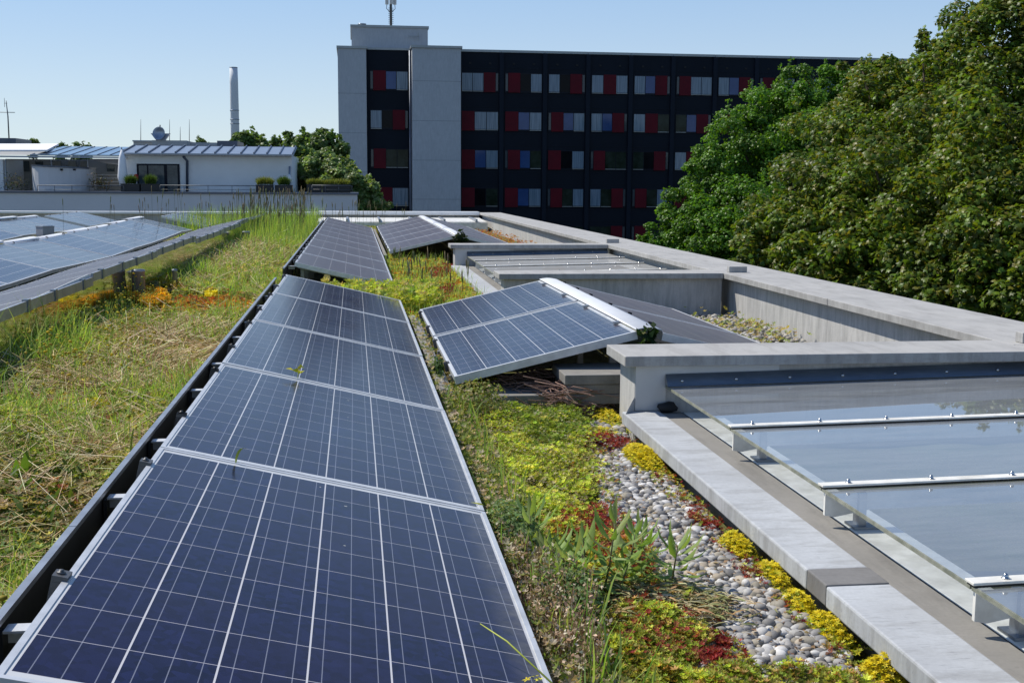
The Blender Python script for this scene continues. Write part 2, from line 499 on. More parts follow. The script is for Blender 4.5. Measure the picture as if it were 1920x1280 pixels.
LEAF = ([(0, 0, 0), (0.30, 0.38, 0.09), (0, 1, -0.05), (-0.30, 0.38, 0.09)], [(0, 1, 2, 3)])
LONG = ([(0, 0, 0), (0.10, 0.3, 0.10), (0.085, 0.65, 0.12), (0, 1, 0.0), (-0.085, 0.65, 0.12), (-0.10, 0.3, 0.10), (0, 0.3, 0.06), (0, 0.65, 0.08)],
        [(0, 1, 6), (1, 2, 7, 6), (2, 3, 7), (0, 6, 5), (6, 7, 4, 5), (7, 3, 4)])
_a = [(0, 0.02), (0.16, 0.10), (0.46, 0.06), (0.36, 0.30), (0.50, 0.56), (0.20, 0.58), (0, 1.0), (-0.20, 0.58), (-0.50, 0.56), (-0.36, 0.30), (-0.46, 0.06), (-0.16, 0.10)]
MAPLE = ([(0, 0.42, 0.06)] + [(x, y, -0.10 * (x * x + (y - 0.4) ** 2) * 3) for x, y in _a], [(0, i + 1, (i + 1) % 12 + 1) for i in range(12)])
ROSE = ([], [])
for _k in range(6):
    _t = _k * math.pi / 3
    _c, _s = math.cos(_t), math.sin(_t)
    _o = len(ROSE[0])
    for _x, _y, _z in [(0, 0.05, 0), (0.24, 0.5, 0.22), (0, 1, 0.5), (-0.24, 0.5, 0.22)]:
        ROSE[0].append((_x * _c - _y * _s, _x * _s + _y * _c, _z))
    ROSE[1].append((_o, _o + 1, _o + 2, _o + 3))
STAR = ([], [])
for _k in range(5):
    _t = _k * 2 * math.pi / 5
    _c, _s = math.cos(_t), math.sin(_t)
    _o = len(STAR[0])
    for _x, _y, _z in [(0, 0, 0), (0.22, 0.45, 0.1), (0, 1, 0.12), (-0.22, 0.45, 0.1)]:
        STAR[0].append((_x * _c - _y * _s, _x * _s + _y * _c, _z))
    STAR[1].append((_o, _o + 1, _o + 2, _o + 3))
BLADE = ([(-0.5, 0, 0), (0.5, 0, 0), (0.42, 0.10, 0.45), (-0.42, 0.10, 0.45), (0.28, 0.32, 0.80), (-0.28, 0.32, 0.80), (0, 0.62, 1.0)], [(0, 1, 2, 3), (3, 2, 4, 5), (5, 4, 6)])
STALK = ([(-0.5, 0, 0), (0.5, 0, 0), (0, 0.8, 0), (-0.5, 0.05, 1), (0.5, 0.05, 1), (0, 0.85, 1)], [(0, 1, 4, 3), (1, 2, 5, 4), (2, 0, 3, 5)])
def ico(sub):
    import bmesh
    bm = bmesh.new()
    bmesh.ops.create_icosphere(bm, subdivisions=sub, radius=1)
    v = [tuple(q.co) for q in bm.verts]
    f = [tuple(q.index for q in g.verts) for g in bm.faces]
    bm.free()
    return v, f
ICO1, ICO2 = ico(1), ico(2)
def blade_rot(n, lean=25):
    """z up with lean, so BLADE keeps growing upward"""
    t = np.radians(rng.uniform(0, lean, n))
    p = rng.uniform(0, 2 * np.pi, n)
    nr = np.stack([np.sin(t) * np.cos(p), np.sin(t) * np.sin(p), np.cos(t)], 1)
    return rot_from_normal(nr, rng.uniform(0, 2 * np.pi, n))
def inpoly(pts, poly):
    x, y = pts[:, 0], pts[:, 1]
    r_ = np.zeros(len(pts), bool)
    n = len(poly)
    for i in range(n):
        x0, y0 = poly[i][0], poly[i][1]
        x1, y1 = poly[(i + 1) % n][0], poly[(i + 1) % n][1]
        c = ((y0 > y) != (y1 > y)) & (x < (x1 - x0) * (y - y0) / (y1 - y0 + 1e-12) + x0)
        r_ ^= c
    return r_
def fill(poly, n):
    p = np.array(poly)[:, :2]
    out = []
    tot = 0
    while tot < n:
        q = rng.uniform(p.min(0), p.max(0), (n * 2, 2))
        q = q[inpoly(q, p)]
        out.append(q)
        tot += len(q)
    return np.concatenate(out)[:n]
def z3(p, z):
    return np.concatenate([p, np.broadcast_to(np.asarray(z, float).reshape(-1, 1), (len(p), 1))], 1)

G = -1.20                      # level of the planted roof
# ------------------------------------------------------------------ setting
def sheet(name, x0, y0, x1, y1, nx, ny, z, amp, mat):
    xs, ys = np.linspace(x0, x1, nx), np.linspace(y0, y1, ny)
    vs = []
    for j in ys:
        for i in xs:
            vs.append((i, j, z + amp * (math.sin(i * 5.1 + j * 1.7) * math.cos(j * 3.3) * 0.6 + random.uniform(-0.4, 0.4))))
    fs = [(j * nx + i, j * nx + i + 1, (j + 1) * nx + i + 1, (j + 1) * nx + i) for j in range(ny - 1) for i in range(nx - 1)]
    o = MB().add(vs, fs, True).build(name, mat)
    return o
tag(MB().add([(-2500, -2500, -13.2), (2500, -2500, -13.2), (2500, 2500, -13.2), (-2500, 2500, -13.2)], [(0, 1, 2, 3)]).build('ground', M['earth']), 'street level ground far below the roof', 'ground', kind='structure')
tag(sheet('roof', -13, -4, 3.38, 32.2, 130, 240, G - 0.02, 0.022, M['soil']), 'planted flat roof substrate under panels and grasses', 'roof', kind='structure')
bd = MB().box(-13.2, -4.2, -13.2, 3.88, 32.35, G - 0.12)
tag(bd.build('roof_building', M['conc_wall']), 'storeys of the building below the planted roof', 'building', kind='structure')

# ------------------------------------------------------------------ parapet and skylight walls
pw = thing('parapet_wall', 'long pale concrete parapet with wide coping along the right roof edge', 'wall')
b = MB().box(3.415, -4, -1.35, 3.885, 32.0, -0.851)
b.build('wall', M['conc_wall'], pw)
ys = [-4, -1.4, 1.1, 3.6, 5.62, 8.05, 10.48, 13.15, 15.83, 18.6, 21.4, 24.2, 27.0, 29.6, 32.3]
for a, c in zip(ys[:-1], ys[1:]):
    MB().box(3.33, a + 0.003, -0.85, 3.95, c - 0.003, -0.80).build('coping', M['conc_top'], pw, 0.004)
for y in (5.66, 10.52, 15.87):
    MB().box(3.40, y, -0.799, 3.57, y + 0.07, -0.745).build('upstand', M['conc_top'], pw, 0.003)

def end_wall(label, y0, y1, x0=1.25, cladding=True):
    t = thing('skylight_end_wall', label, 'wall')
    MB().box(x0 + 0.062, y0 + 0.06, -1.3, 3.329, y1 - 0.05, -0.851).build('wall', M['conc_wall'], t)
    MB().box(x0, y0, -0.85, 3.327, y1, -0.80).build('coping', M['conc_top'], t, 0.004)
    if cladding:
        MB().box(x0 + 0.064, y0 + 0.052, -1.068, 1.462, y0 + 0.0598, -0.853).box(1.462, y0 + 0.052, -0.905, 2.02, y0 + 0.0598, -0.853).build('cladding_sheet', M['galv2'] if 'galv2' in M else M['conc_wall'], t)
    return t
M['galv2'] = simple('pale sheet cladding', (0.50, 0.51, 0.52), 0.45, 0.25, 0.12, 5, 0.02)
E1 = end_wall('nearest grey concrete end wall with overhanging coping, above the large glass skylight', 5.38, 5.80)
end_wall('grey concrete end wall behind the nearer ridge of panels, closing the second skylight', 10.45, 10.88, 1.27, False)
end_wall('far concrete end wall with coping at the back of the second skylight', 15.45, 15.86, 1.24)
# folded corner gusset on the nearest wall
MB().add([(1.252, 5.36, -1.069), (1.311, 5.43, -1.069), (1.311, 5.43, -1.0), (1.31, 5.50, -1.069)], [(0, 1, 2), (0, 2, 3), (1, 3, 2)]).build('gusset', M['galv2'], E1)

def gz(x):                    # the glass falls slightly towards the slab
    return -0.962 + (x - 1.46) * 0.019
def skylight(label, y0, y1, bars, near):
    t = thing('skylight', label, 'skylight')
    segs = [(y0, 2.95), (3.09, y1)] if near else [(y0, y1)]
    s = MB()
    for a, c in segs:
        s.box(1.25, a, -1.13, 1.432, c, -1.07)
    s.build('slab', M['conc_slab'], t, 0.006)
    if near:
        MB().box(1.251, 2.952, -1.128, 1.432, 3.088, -1.068).build('joint_cover', M['bitumen2'], t, 0.004)
    MB().box(1.31, y0, -1.35, 1.60, y1, -1.131).build('curb', M['conc_dark'], t)
    MB().box(1.434, y0, -1.12, 1.538, y1, -1.076).build('bitumen_strip', M['bitumen'], t, 0.004)
    MB().box(1.538, y0, -1.12, 1.548, y1, -1.082).build('sealing_joint', M['rubber'], t)
    MB().box(1.549, y0, -1.13, 1.705, y1, -1.078).build('white_curb', M['whitepaint'], t, 0.003)
    lw = MB()
    x0, x1, z0, z1 = 1.70, 3.32, -3.2, -1.131
    v = [(x0, y0, z0), (x1, y0, z0), (x1, y1, z0), (x0, y1, z0), (x0, y0, z1), (x1, y0, z1), (x1, y1, z1), (x0, y1, z1)]
    lw.add(v, [(0, 1, 2, 3), (0, 4, 5, 1), (1, 5, 6, 2), (2, 6, 7, 3), (3, 7, 4, 0)])
    lw.build('light_well', M['plaster2'], t)
    edges = [y0] + list(bars) + [y1]
    for a, c in zip(edges[:-1], edges[1:]):
        if c - a < 0.05:
            continue
        xl, xr = 1.463, 3.325
        g0 = MB().add([(xl, a + 0.004, gz(xl) + 0.012), (xr, a + 0.004, gz(xr) + 0.012), (xr, c - 0.004, gz(xr) + 0.012), (xl, c - 0.004, gz(xl) + 0.012)], [(0, 1, 2, 3)])
        go = g0.build('glass_pane', M['glass' if near else 'glass2'], t)
        MB().box(xl - 0.006, a + 0.004, gz(xl) + 0.003, xl - 0.0005, c - 0.004, gz(xl) + 0.0135).build('pane_edge', M['glassedge'], go)
    for y in bars:
        xl, xr = 1.452, 3.325
        hw = 0.021
        def slab(zz0, zz1, h, xa=xl, xb=xr):
            return MB().hexa([(xa, y - h, gz(xa) + zz0), (xb, y - h, gz(xb) + zz0), (xb, y + h, gz(xb) + zz0), (xa, y + h, gz(xa) + zz0)],
                             [(xa, y - h, gz(xa) + zz1), (xb, y - h, gz(xb) + zz1), (xb, y + h, gz(xb) + zz1), (xa, y + h, gz(xa) + zz1)])
        bo = slab(0.019, 0.026, hw).build('glazing_bar', M['whitepaint'], t, 0.0015)
        slab(0.0125, 0.0188, hw - 0.004, xl + 0.005).build('gasket', M['rubber'], bo)
        x = 1.545 if near else 1.6
        while x < 3.3:
            z = gz(x) + 0.0262
            MB().lathe([(0.010, 0), (0.010, 0.002), (0.007, 0.0025), (0.007, 0.008), (0.005, 0.012), (0.001, 0.0135)], (x, y, z), 10).build('bolt', M['steel'], bo)
            x += 0.277
        # supporting fin with its tapered nose and foot
        fin = MB().prism([(1.468, gz(1.468) - 0.002), (1.468, gz(1.468) - 0.075), (1.50, gz(1.5) - 0.082), (1.62, gz(1.6) - 0.062), (3.3, gz(3.3) - 0.062), (3.3, gz(3.3) - 0.002)], y - 0.006, y + 0.006)
        fo = fin.build('support_fin', M['whitepaint'], t)
        MB().box(1.575, y - 0.022, -1.0775, 1.600, y + 0.022, gz(1.59) - 0.004).box(1.555, y - 0.04, -1.0775, 1.64, y + 0.04, -1.070).build('foot', M['galv'], fo)
    # flashing over the upper edge of the glass
    yy = y1 - 0.002
    fl = MB().hexa([(1.458, yy - 0.05, gz(1.458) + 0.016), (3.325, yy - 0.05, gz(3.3) + 0.016), (3.325, yy, gz(3.3) + 0.016), (1.458, yy, gz(1.458) + 0.016)],
                   [(1.458, yy - 0.046, gz(1.458) + 0.02), (3.325, yy - 0.046, gz(3.3) + 0.02), (3.325, yy, gz(3.3) + 0.068), (1.458, yy, gz(1.458) + 0.068)]).build('flashing', M['flash'], t)
    x = 1.53
    while x < 3.3:
        MB().lathe([(0.009, 0), (0.009, 0.006), (0.005, 0.012)], (x, yy - 0.03, gz(x) + 0.034), 8).build('bolt', M['steel'], fl)
        x += 0.265
    return t
M['bitumen2'] = concrete('bitumen joint', (0.22, 0.215, 0.21), (0.18, 0.175, 0.17), (0.12, 0.115, 0.11), (2, 2, 1), 0.5, 0.3, 0.9)
skylight('large flat glass skylight with white glazing bars in the right foreground', -1.2, 5.428, [0.70, 1.64, 2.58, 3.505, 4.43], True)
skylight('second flat glass skylight with thin bars beyond the nearer ridge of panels', 10.885, 15.49, [11.45, 12.45, 13.45, 14.45], False)
# black sealant lump where wall, slab and glass meet
sv, sf = ICO2
q = np.array(sv) * (1 + rng.uniform(-0.25, 0.25, (len(sv), 1))) * np.array([0.050, 0.030, 0.026]) + np.array([1.465, 5.408, -1.05])
tag(MB().add(q, sf, True).build('sealant', M['rubber']), 'lump of black sealant between white end wall and skylight glass', 'sealant')

# far skylight band in front of the back parapet
fw = thing('back_parapet', 'low white topped parapet across the far end of the roof', 'wall')
MB().box(-13, 32.0, -1.35, -0.95, 32.3, -0.86).box(-0.93, 31.9, -1.35, 3.327, 32.3, -0.86).build('wall', M['conc_wall'], fw)
MB().box(-13, 31.93, -0.859, -0.96, 32.36, -0.80).box(-0.93, 31.8, -0.859, 3.327, 32.36, -0.775).build('coping', M['whitecap'], fw, 0.004)
MB().box(-1.75, 31.2, -1.2, -0.96, 31.92, -0.862).build('brick_end', M['conc_dark'], fw)
fs_ = thing('skylight', 'distant narrow skylight with white frame below the far parapet', 'skylight')
MB().box(-0.9, 29.6, -1.3, 3.3, 29.72, -0.985).box(-0.9, 31.6, -1.3, 3.3, 31.75, -0.93).build('white_curb', M['whitepaint'], fs_)
MB().hexa([(-0.9, 29.73, -0.985), (3.3, 29.73, -0.985), (3.3, 31.59, -0.94), (-0.9, 31.59, -0.94)], [(-0.9, 29.73, -0.97), (3.3, 29.73, -0.97), (3.3, 31.59, -0.925), (-0.9, 31.59, -0.925)]).build('glass_pane', M['whitepaint'], fs_)
for x in (-0.2, 0.6, 1.4, 2.2, 3.0):
    MB().box(x, 29.6, -0.972, x + 0.05, 31.6, -0.90).build('glazing_bar', M['galv'], fs_)

# ------------------------------------------------------------------ solar panels
AL = R(13.2)
def panel_proto():
    t = thing('solar_panel', 'x', 'solar panel', group='solar panels on the green roof')
    f = MB()
    W_, L_, H_, lw = 0.99, 1.65, 0.042, 0.013
    f.box(0, 0, -H_, W_, lw, 0).box(0, L_ - lw, -H_, W_, L_, 0).box(0, lw, -H_, lw, L_ - lw, 0).box(W_ - lw, lw, -H_, W_, L_ - lw, 0)
    f.build('frame', M['alu'], t)
    MB().box(lw, lw, -0.009, W_ - lw, L_ - lw, -0.0025).build('cell_glass', M['pv'], t)
    return t
def clamp_mb(x, y):
    c = MB().box(x - 0.021, y - 0.02, -0.004, x + 0.010, y + 0.02, 0.008).box(x - 0.021, y - 0.02, -0.045, x - 0.002, y + 0.02, -0.0045)
    c.lathe([(0.009, 0), (0.009, 0.003), (0.005, 0.003), (0.005, 0.007)], (x - 0.008, y, 0.0082), 8)
    return c
proto = panel_proto()
used = [False]
ORD = 'first second third fourth fifth sixth seventh eighth ninth tenth eleventh twelfth thirteenth fourteenth fifteenth'.split()
def place(x, y, z, tilt, label, dz=0.0, pitch=0.0, dusty=False):
    o = proto if not used[0] else copy_tree(proto)
    used[0] = True
    o.location = (x, y, z + dz)
    o.rotation_euler = (R(random.uniform(-0.08, 0.08)) + pitch, tilt + R(random.uniform(-0.15, 0.15)), R(random.uniform(-0.06, 0.06)))
    o['label'] = label
    if dusty:
        for c in o.children:
            if c.name.startswith('cell_glass'):
                c.material_slots[0].link = 'OBJECT'
                c.material_slots[0].material = M['pv_dusty']
    return o
clampA = []
rowA = [1.885, 3.548, 5.222, 6.892, 8.556]
lab = ['nearest large dark blue solar panel filling the lower left foreground', 'second solar panel of the foreground row, with a green blade at its near edge',
       'third solar panel of the foreground row, with a yellow leaf at its near edge', 'fourth solar panel of the foreground row, one before its far end',
       'fifth and farthest solar panel of the foreground row, beside the weedy gap']
ZH = -0.778
for y, l in zip(rowA, lab):
    o = place(-0.575, y, ZH, AL, l)
    if y < 8:
        for k in (0.475, 1.44):
            c = clamp_mb(0.0, k).build('clamp', M['clampgrey'], o)
            clampA.append(c)
for i in range(9):
    place(-0.575, 11.76 + 1.656 * i, ZH, AL, '%s brown-grey solar panel from the near end of the far straight row' % ORD[i], dusty=True)
# nearer ridge (two panels each side) and farther ridge (six each side)
XR = 0.508
for i in range(2):
    o = place(XR, 6.09 + 1.69 * i, -1.0, -AL, ['near blue panel on the left slope of the nearer white-capped ridge', 'far blue panel on the left slope of the nearer white-capped ridge'][i])
    for k in (0.4, 1.3):
        MB().box(0.955, k - 0.02, 0.001, 0.988, k + 0.02, 0.012).build('clamp', M['galv'], o)
    o = place(1.618, 6.09 + 1.69 * i, ZH - 0.003, AL, ['near brown-grey panel on the right slope of the nearer white-capped ridge', 'far brown-grey panel on the right slope of the nearer white-capped ridge'][i], dusty=True)
    for k in (0.35, 0.85, 1.4):
        MB().box(0.002, k - 0.012, 0.001, 0.024, k + 0.012, 0.022).build('clamp', M['rubber'], o)
for i in range(6):
    place(XR, 17.55 + 1.67 * i, -1.0, -AL, '%s panel on the left slope of the distant ridge before the back parapet' % ORD[i], dusty=True)
    place(1.618, 17.55 + 1.67 * i, ZH, AL, '%s panel on the right slope of the distant ridge before the back parapet' % ORD[i], dusty=True)
# left field: A rises to the grass strip, B rises to the white ridge, D beyond
def slope(y, ph):
    return math.atan((wav(y + 1.656, ph) - wav(y, ph)) / 1.656)
def wav(y, ph):
    return 0.022 * math.sin(y * 0.55 + ph) + 0.012 * math.sin(y * 1.31 + ph * 2)
XA, XB, XD = -2.185, -4.265, -6.75
for i in range(12):
    y = 5.30 + 1.656 * i
    place(XA - 0.964, y, -1.005, -AL, '%s grey panel from the near end of the left strip edged by metal rail' % ORD[i], wav(y, 0.4), slope(y, 0.4), True)
for i in range(10):
    y = 8.64 + 1.656 * i
    place(XB, y, ZH, AL, '%s pale blue panel from the near end of the long left slope' % ORD[i], wav(y, 1.1), slope(y, 1.1))
for i in range(6):
    y = 16.98 + 1.656 * i
    place(XD, y, ZH, AL, '%s panel from the near end of the far left slope behind the white ridge' % ORD[i], wav(y, 2.0), slope(y, 2.0))
for i in range(2):
    place(XA - 0.964, 26.6 + 1.656 * i, -1.005, -AL, ['near', 'far'][i] + ' panel of the last pair beside the tall grass, left strip')
    place(XB, 27.4 + 1.656 * i, ZH, AL, ['near', 'far'][i] + ' panel of the last pair before the back parapet, left slope')
    place(XD, 27.4 + 1.656 * i, ZH, AL, ['near', 'far'][i] + ' panel of the last pair before the back parapet, far left')

def ridge_cap(label, x0, x1, y0, y1, z, n=3):
    t = thing('ridge_cap', label, 'ridge cap')
    for k in range(n):
        a = y0 + (y1 - y0) * k / n + 0.004
        c = y0 + (y1 - y0) * (k + 1) / n - 0.004
        dz = wav(a, 1.1) if x1 < -2 else 0
        pr = []
        for j in range(9):
            u = j / 8
            pr.append((x0 + (x1 - x0) * u, z + dz + 0.014 * math.sin(math.pi * (0.12 + 0.80 * u)) ))
        pr += [(x1 + 0.012, z + dz - 0.020), (x1 + 0.009, z + dz - 0.020)]
        pr += [(x - 0.0 , zz - 0.004) for x, zz in reversed(pr[:9])]
        MB().prism(pr, a, c, True).build('sheet', M['whitecap'], t)
    return t
ridge_cap('bright white rounded ridge cap on the nearer panel ridge', 1.472, 1.612, 6.10, 9.43, -0.768, 1)
ridge_cap('bright white ridge cap on the distant panel ridge', 1.472, 1.612, 17.56, 27.5, -0.768, 4)
ridge_cap('long wavy white ridge cap along the top of the left slope', -4.42, -4.275, 8.66, 25.3, -0.775, 10)
ridge_cap('short white ridge cap at the far left edge', -6.90, -6.76, 17.0, 26.9, -0.775, 6)

# mounting rails and supports under the rows
def supports(label, xs, y0, y1, zfun):
    t = thing('support_frame', label, 'support frame')
    for (xa, za, xb, zb) in xs:
        k = y0 + 0.35
        while k < y1:
            MB().prism([(xa, za - 0.05), (xb, zb - 0.05), (xb, zb - 0.085), (xa, za - 0.085)], k - 0.02, k + 0.02).build('rail', M['galv'], t)
            xh = xa if za > zb else xb
            s_ = 0.03 if xh == xa else -0.03
            MB().box(min(xh + s_, xh + s_ * 2.2), k - 0.02, G, max(xh + s_, xh + s_ * 2.2), k + 0.02, max(za, zb) - 0.1).build('post', M['galv'], t)
            k += 0.95
    return t
supports('metal rails and posts hidden under the foreground panel row', [(-0.57, ZH, 0.39, -1.0)], 1.9, 10.2, None)
supports('metal rails and posts under the nearer panel ridge', [(0.51, -1.0, 1.47, ZH), (1.62, ZH, 2.58, -1.0)], 6.1, 9.45, None)
supports('metal rails and posts under the far straight row', [(-0.57, ZH, 0.39, -1.0)], 11.8, 26.7, None)

# wind deflector behind the foreground row: dark sheet, rim and cross struts
def deflector(label, y0, y1, struts, x=-0.675):
    t = thing('wind_deflector', label, 'wind deflector')
    MB().prism([(x, -0.828), (x - 0.012, G - 0.01), (x - 0.016, G - 0.01), (x - 0.004, -0.828)], y0, y1).build('sheet', M['dark'], t)
    k = y0
    while k < y1:
        e = min(k + 1.656, y1)
        MB().box(x - 0.006, k + 0.002, -0.827, x + 0.012, e - 0.002, -0.815).build('rim', M['galv'], t)
        k = e
    for y in struts:
        s_ = MB().box(x + 0.0125, y - 0.02, -0.845, -0.60, y + 0.02, -0.840).box(x + 0.0125, y + 0.012, -0.875, -0.60, y + 0.016, -0.8455)
        s_.build('strut', M['alu'], t)
        MB().box(x + 0.002, y - 0.02, G, x + 0.012, y + 0.014, -0.846).build('upright', M['dark'], t)
    return t
st = [r_ + k for r_ in rowA for k in (0.38, 1.34)]
deflector('dark wind deflector with pale cross struts along the left of the foreground panels', 1.2, 10.35, st)
deflector('distant dark wind deflector along the left of the far straight row', 11.5, 26.8, [11.76 + 1.656 * i + k for i in range(9) for k in (0.38, 1.34)])
# left field: mirror sheet under a clamped rail
dl = thing('metal_deflector', 'mirror-bright sheet metal deflector below the rail of the left panels, reflecting grass', 'wind deflector')
for i in range(12):
    y = 5.30 + 1.656 * i
    d = wav(y, 0.4)
    MB().prism([(XA + 0.015, -0.845 + d), (XA + 0.028, G - 0.02), (XA + 0.024, G - 0.02), (XA + 0.011, -0.845 + d)], y + 0.003, y + 1.652).build('sheet', M['mirror'], dl)
rl = thing('clamped_rail', 'grey edge rail with dark clamps along the left panels, curving into the distance', 'rail')
for i in range(12):
    y = 5.30 + 1.656 * i
    d = wav(y, 0.4)
    r0 = MB().box(XA + 0.004, y + 0.003, -0.845 + d, XA + 0.022, y + 1.652, -0.775 + d).build('rail', M['galv'], rl)
    for k in (0.38, 1.30):
        MB().box(XA - 0.012, y + k - 0.03, -0.850 + d, XA + 0.030, y + k + 0.03, -0.765 + d).build('clamp', M['flash'], r0)
for pz, h, r_, l in [((-2.075, 11.85), 0.345, 0.062, 'short fat grey vent pipe beside the left panel rail'), ((-1.93, 13.2), 0.25, 0.028, 'short thin grey pipe behind the fat vent pipe'), ((-1.98, 22.5), 0.28, 0.07, 'distant short grey vent pipe in the dry grass'), ((-5.57, 22.6), 0.37, 0.16, 'grey square vent duct between the far left panels')]:
    p = (pz[0], pz[1], G)
    t = thing('vent_pipe', l, 'vent pipe', (p[0], p[1], G))
    MB().lathe([(r_, -0.05), (r_, h - 0.02), (r_ * 1.05, h - 0.02), (r_ * 1.05, h)], (0, 0, 0), 20 if r_ < 0.1 else 4, r_ < 0.1).build('pipe', M['pipe'], t)
    MB().lathe([(r_ * 0.93, h + 0.0005), (r_ * 0.9, h + 0.004)], (0, 0, 0), 20 if r_ < 0.1 else 4).build('cap', M['flash'], t)

# concrete ballast
t = thing('ballast_kerb', 'weathered concrete ballast kerb along the low left edge of the nearer ridge', 'kerb')
MB().box(0.425, 6.02, G, 0.475, 9.5, -1.055).build('kerb', M['conc_dark2'] if 'conc_dark2' in M else M['conc_dark'], t, 0.006)
MB().box(0.478, 6.05, G, 0.50, 9.5, -1.075).build('rail', M['galv'], t)
t = thing('ballast_kerb', 'distant concrete ballast kerb along the low left edge of the far ridge', 'kerb')
MB().box(0.425, 17.5, G, 0.475, 27.4, -1.06).build('kerb', M['conc_dark'], t, 0.006)
for i, l in enumerate(['bottom concrete paver of the stack against the nearest end wall', 'middle concrete paver of the stack against the nearest end wall', 'top concrete paver of the stack, its left edge sunlit']):
    dx = [0.012, 0.018, -0.002][i]
    tag(MB().box(1.055 + dx, 5.87 + dx * 0.4, -1.118 + 0.0515 * i, 1.46 + dx, 6.27, -1.068 + 0.0515 * i).build('concrete_paver', M['conc_dark'], None, 0.004), l, 'paver', 'stacked concrete pavers')
tag(MB().box(0.70, 5.98, -1.2, 1.02, 6.4, -1.085).build('concrete_paver', M['conc_dark'], None, 0.005), 'flat concrete paver in the shade under the ridge, behind the brushwood', 'paver')

# ------------------------------------------------------------------ planting on the roof
def stuff(o, label, cat):
    return tag(o, label, cat, None, 'stuff')
def logY(n, y0, y1, x0, x1):
    y = np.exp(rng.uniform(math.log(y0), math.log(y1), n))
    return np.stack([rng.uniform(x0, x1, n), y], 1)
def pnoise(p, f, ph):
    return (np.sin(p[:, 0] * f * 1.3 + ph) * np.sin(p[:, 1] * f + ph * 1.7) + 0.6 * np.sin(p[:, 0] * f * 2.9 + p[:, 1] * f * 2.1 + ph * 3)) / 1.6
def hill(p):
    return 0.03 * pnoise(p, 3.1, 0.7) + 0.018 * pnoise(p, 8.3, 2.1)
def poly(pts, z=G + 0.03):
    return [gr(a, b, z)[:2] for a, b in pts]
YGR = [(0.155, 0.165, 0.030), (0.13, 0.155, 0.028), (0.18, 0.175, 0.045), (0.10, 0.13, 0.026)]
HERB = [(0.2852, 0.372, 0.073), (0.3709, 0.4316, 0.0914), (0.2139, 0.3125, 0.0573), (0.4566, 0.4616, 0.1302), (0.428, 0.3275, 0.1302), (0.5706, 0.506, 0.2212)]
GRASS = [(0.2972, 0.4835, 0.0743), (0.3864, 0.5439, 0.0991), (0.2228, 0.3776, 0.0693), (0.5052, 0.5741, 0.1486), (0.2972, 0.423, 0.1486)]
STRAW = [(0.7306, 0.5915, 0.3304), (0.5915, 0.4522, 0.2262), (0.8698, 0.7479, 0.4871), (0.4522, 0.3131, 0.1565)]
RED = [(0.2875, 0.0253, 0.0322), (0.23, 0.0253, 0.0253), (0.3565, 0.0575, 0.046), (0.1955, 0.0403, 0.023)]
ORG = [(0.468, 0.169, 0.0195), (0.546, 0.26, 0.026), (0.39, 0.0975, 0.026), (0.52, 0.325, 0.039)]
YEL = [(0.70, 0.56, 0.012), (0.62, 0.50, 0.01), (0.55, 0.46, 0.02), (0.74, 0.62, 0.05)]
LIME = [(0.4288, 0.5183, 0.0608), (0.5628, 0.6275, 0.0974), (0.3348, 0.4501, 0.0536), (0.6431, 0.6002, 0.1218)]
RSED = [(0.351, 0.195, 0.0586), (0.39, 0.1073, 0.0487), (0.234, 0.234, 0.0487), (0.468, 0.2926, 0.0976), (0.195, 0.234, 0.039)]
BROWN = [(0.345, 0.23, 0.1265), (0.253, 0.161, 0.0862), (0.46, 0.345, 0.2185), (0.1725, 0.1035, 0.0575)]

# --- left meadow
MAT = poly([(222, 562), (262, 540), (330, 552), (420, 556), (485, 566), (470, 592), (380, 598), (285, 588), (240, 580)], G + 0.03)
XL0, XL1 = -2.16, -0.70
n = 52000
p = logY(n, 1.9, 31, XL0, XL1)
p = p[~inpoly(p, MAT)]
n = len(p)
far = np.clip((p[:, 1] - 3) / 14, 0, 1)
tone = pnoise(p, 2.6, 4.0)
col = jit(HERB, n, 0.3) * (1 + 0.25 * tone[:, None])
dry = pnoise(p, 1.9, 1.2) > 0.36
col[dry] = jit([(0.36, 0.28, 0.14), (0.42, 0.33, 0.18), (0.28, 0.24, 0.09)], dry.sum(), 0.3)
red = pnoise(p, 4.7, 5.5) > 0.62
col[red] = jit(RSED, red.sum(), 0.3)
stuff(scatter('ground_cover', ROSE, z3(p, G + 0.0 + hill(p) + rng.uniform(-0.01, 0.075, n)), rot_tilt(n, 0, 40), rng.uniform(0.010, 0.022, n) * (1 + 1.6 * far), col, M['leaf']), 'low yellowish green herbs and sedum covering the strip left of the panels', 'ground cover')
n = 52000
p = logY(n, 1.9, 31, XL0, XL1)
keep = ((pnoise(p, 1.7, 0.3) + 0.7 * pnoise(p, 5.3, 3.0) + rng.uniform(-0.5, 0.5, n)) > 0.22) & ~inpoly(p, MAT)
p = p[keep]
n = len(p)
far = np.clip((p[:, 1] - 3) / 14, 0, 1)
tall = 0.06 + 0.20 * rng.random(n) ** 1.8 + 0.07 * far
edge = np.clip((-1.55 - p[:, 0]) / 0.5, 0, 1) * (p[:, 1] < 9)
tall = tall * (1 + 0.7 * edge)
stuff(scatter('meadow_grass', BLADE, z3(p, G + hill(p) - 0.01), blade_rot(n, 52), np.stack([0.0028 + 0.0055 * far + 0.001 * rng.random(n), tall * rng.uniform(0.3, 1.3, n), tall], 1), jit(GRASS, n, 0.25), M['leaf']), 'wild green grass blades growing in the strip left of the panels', 'grass')
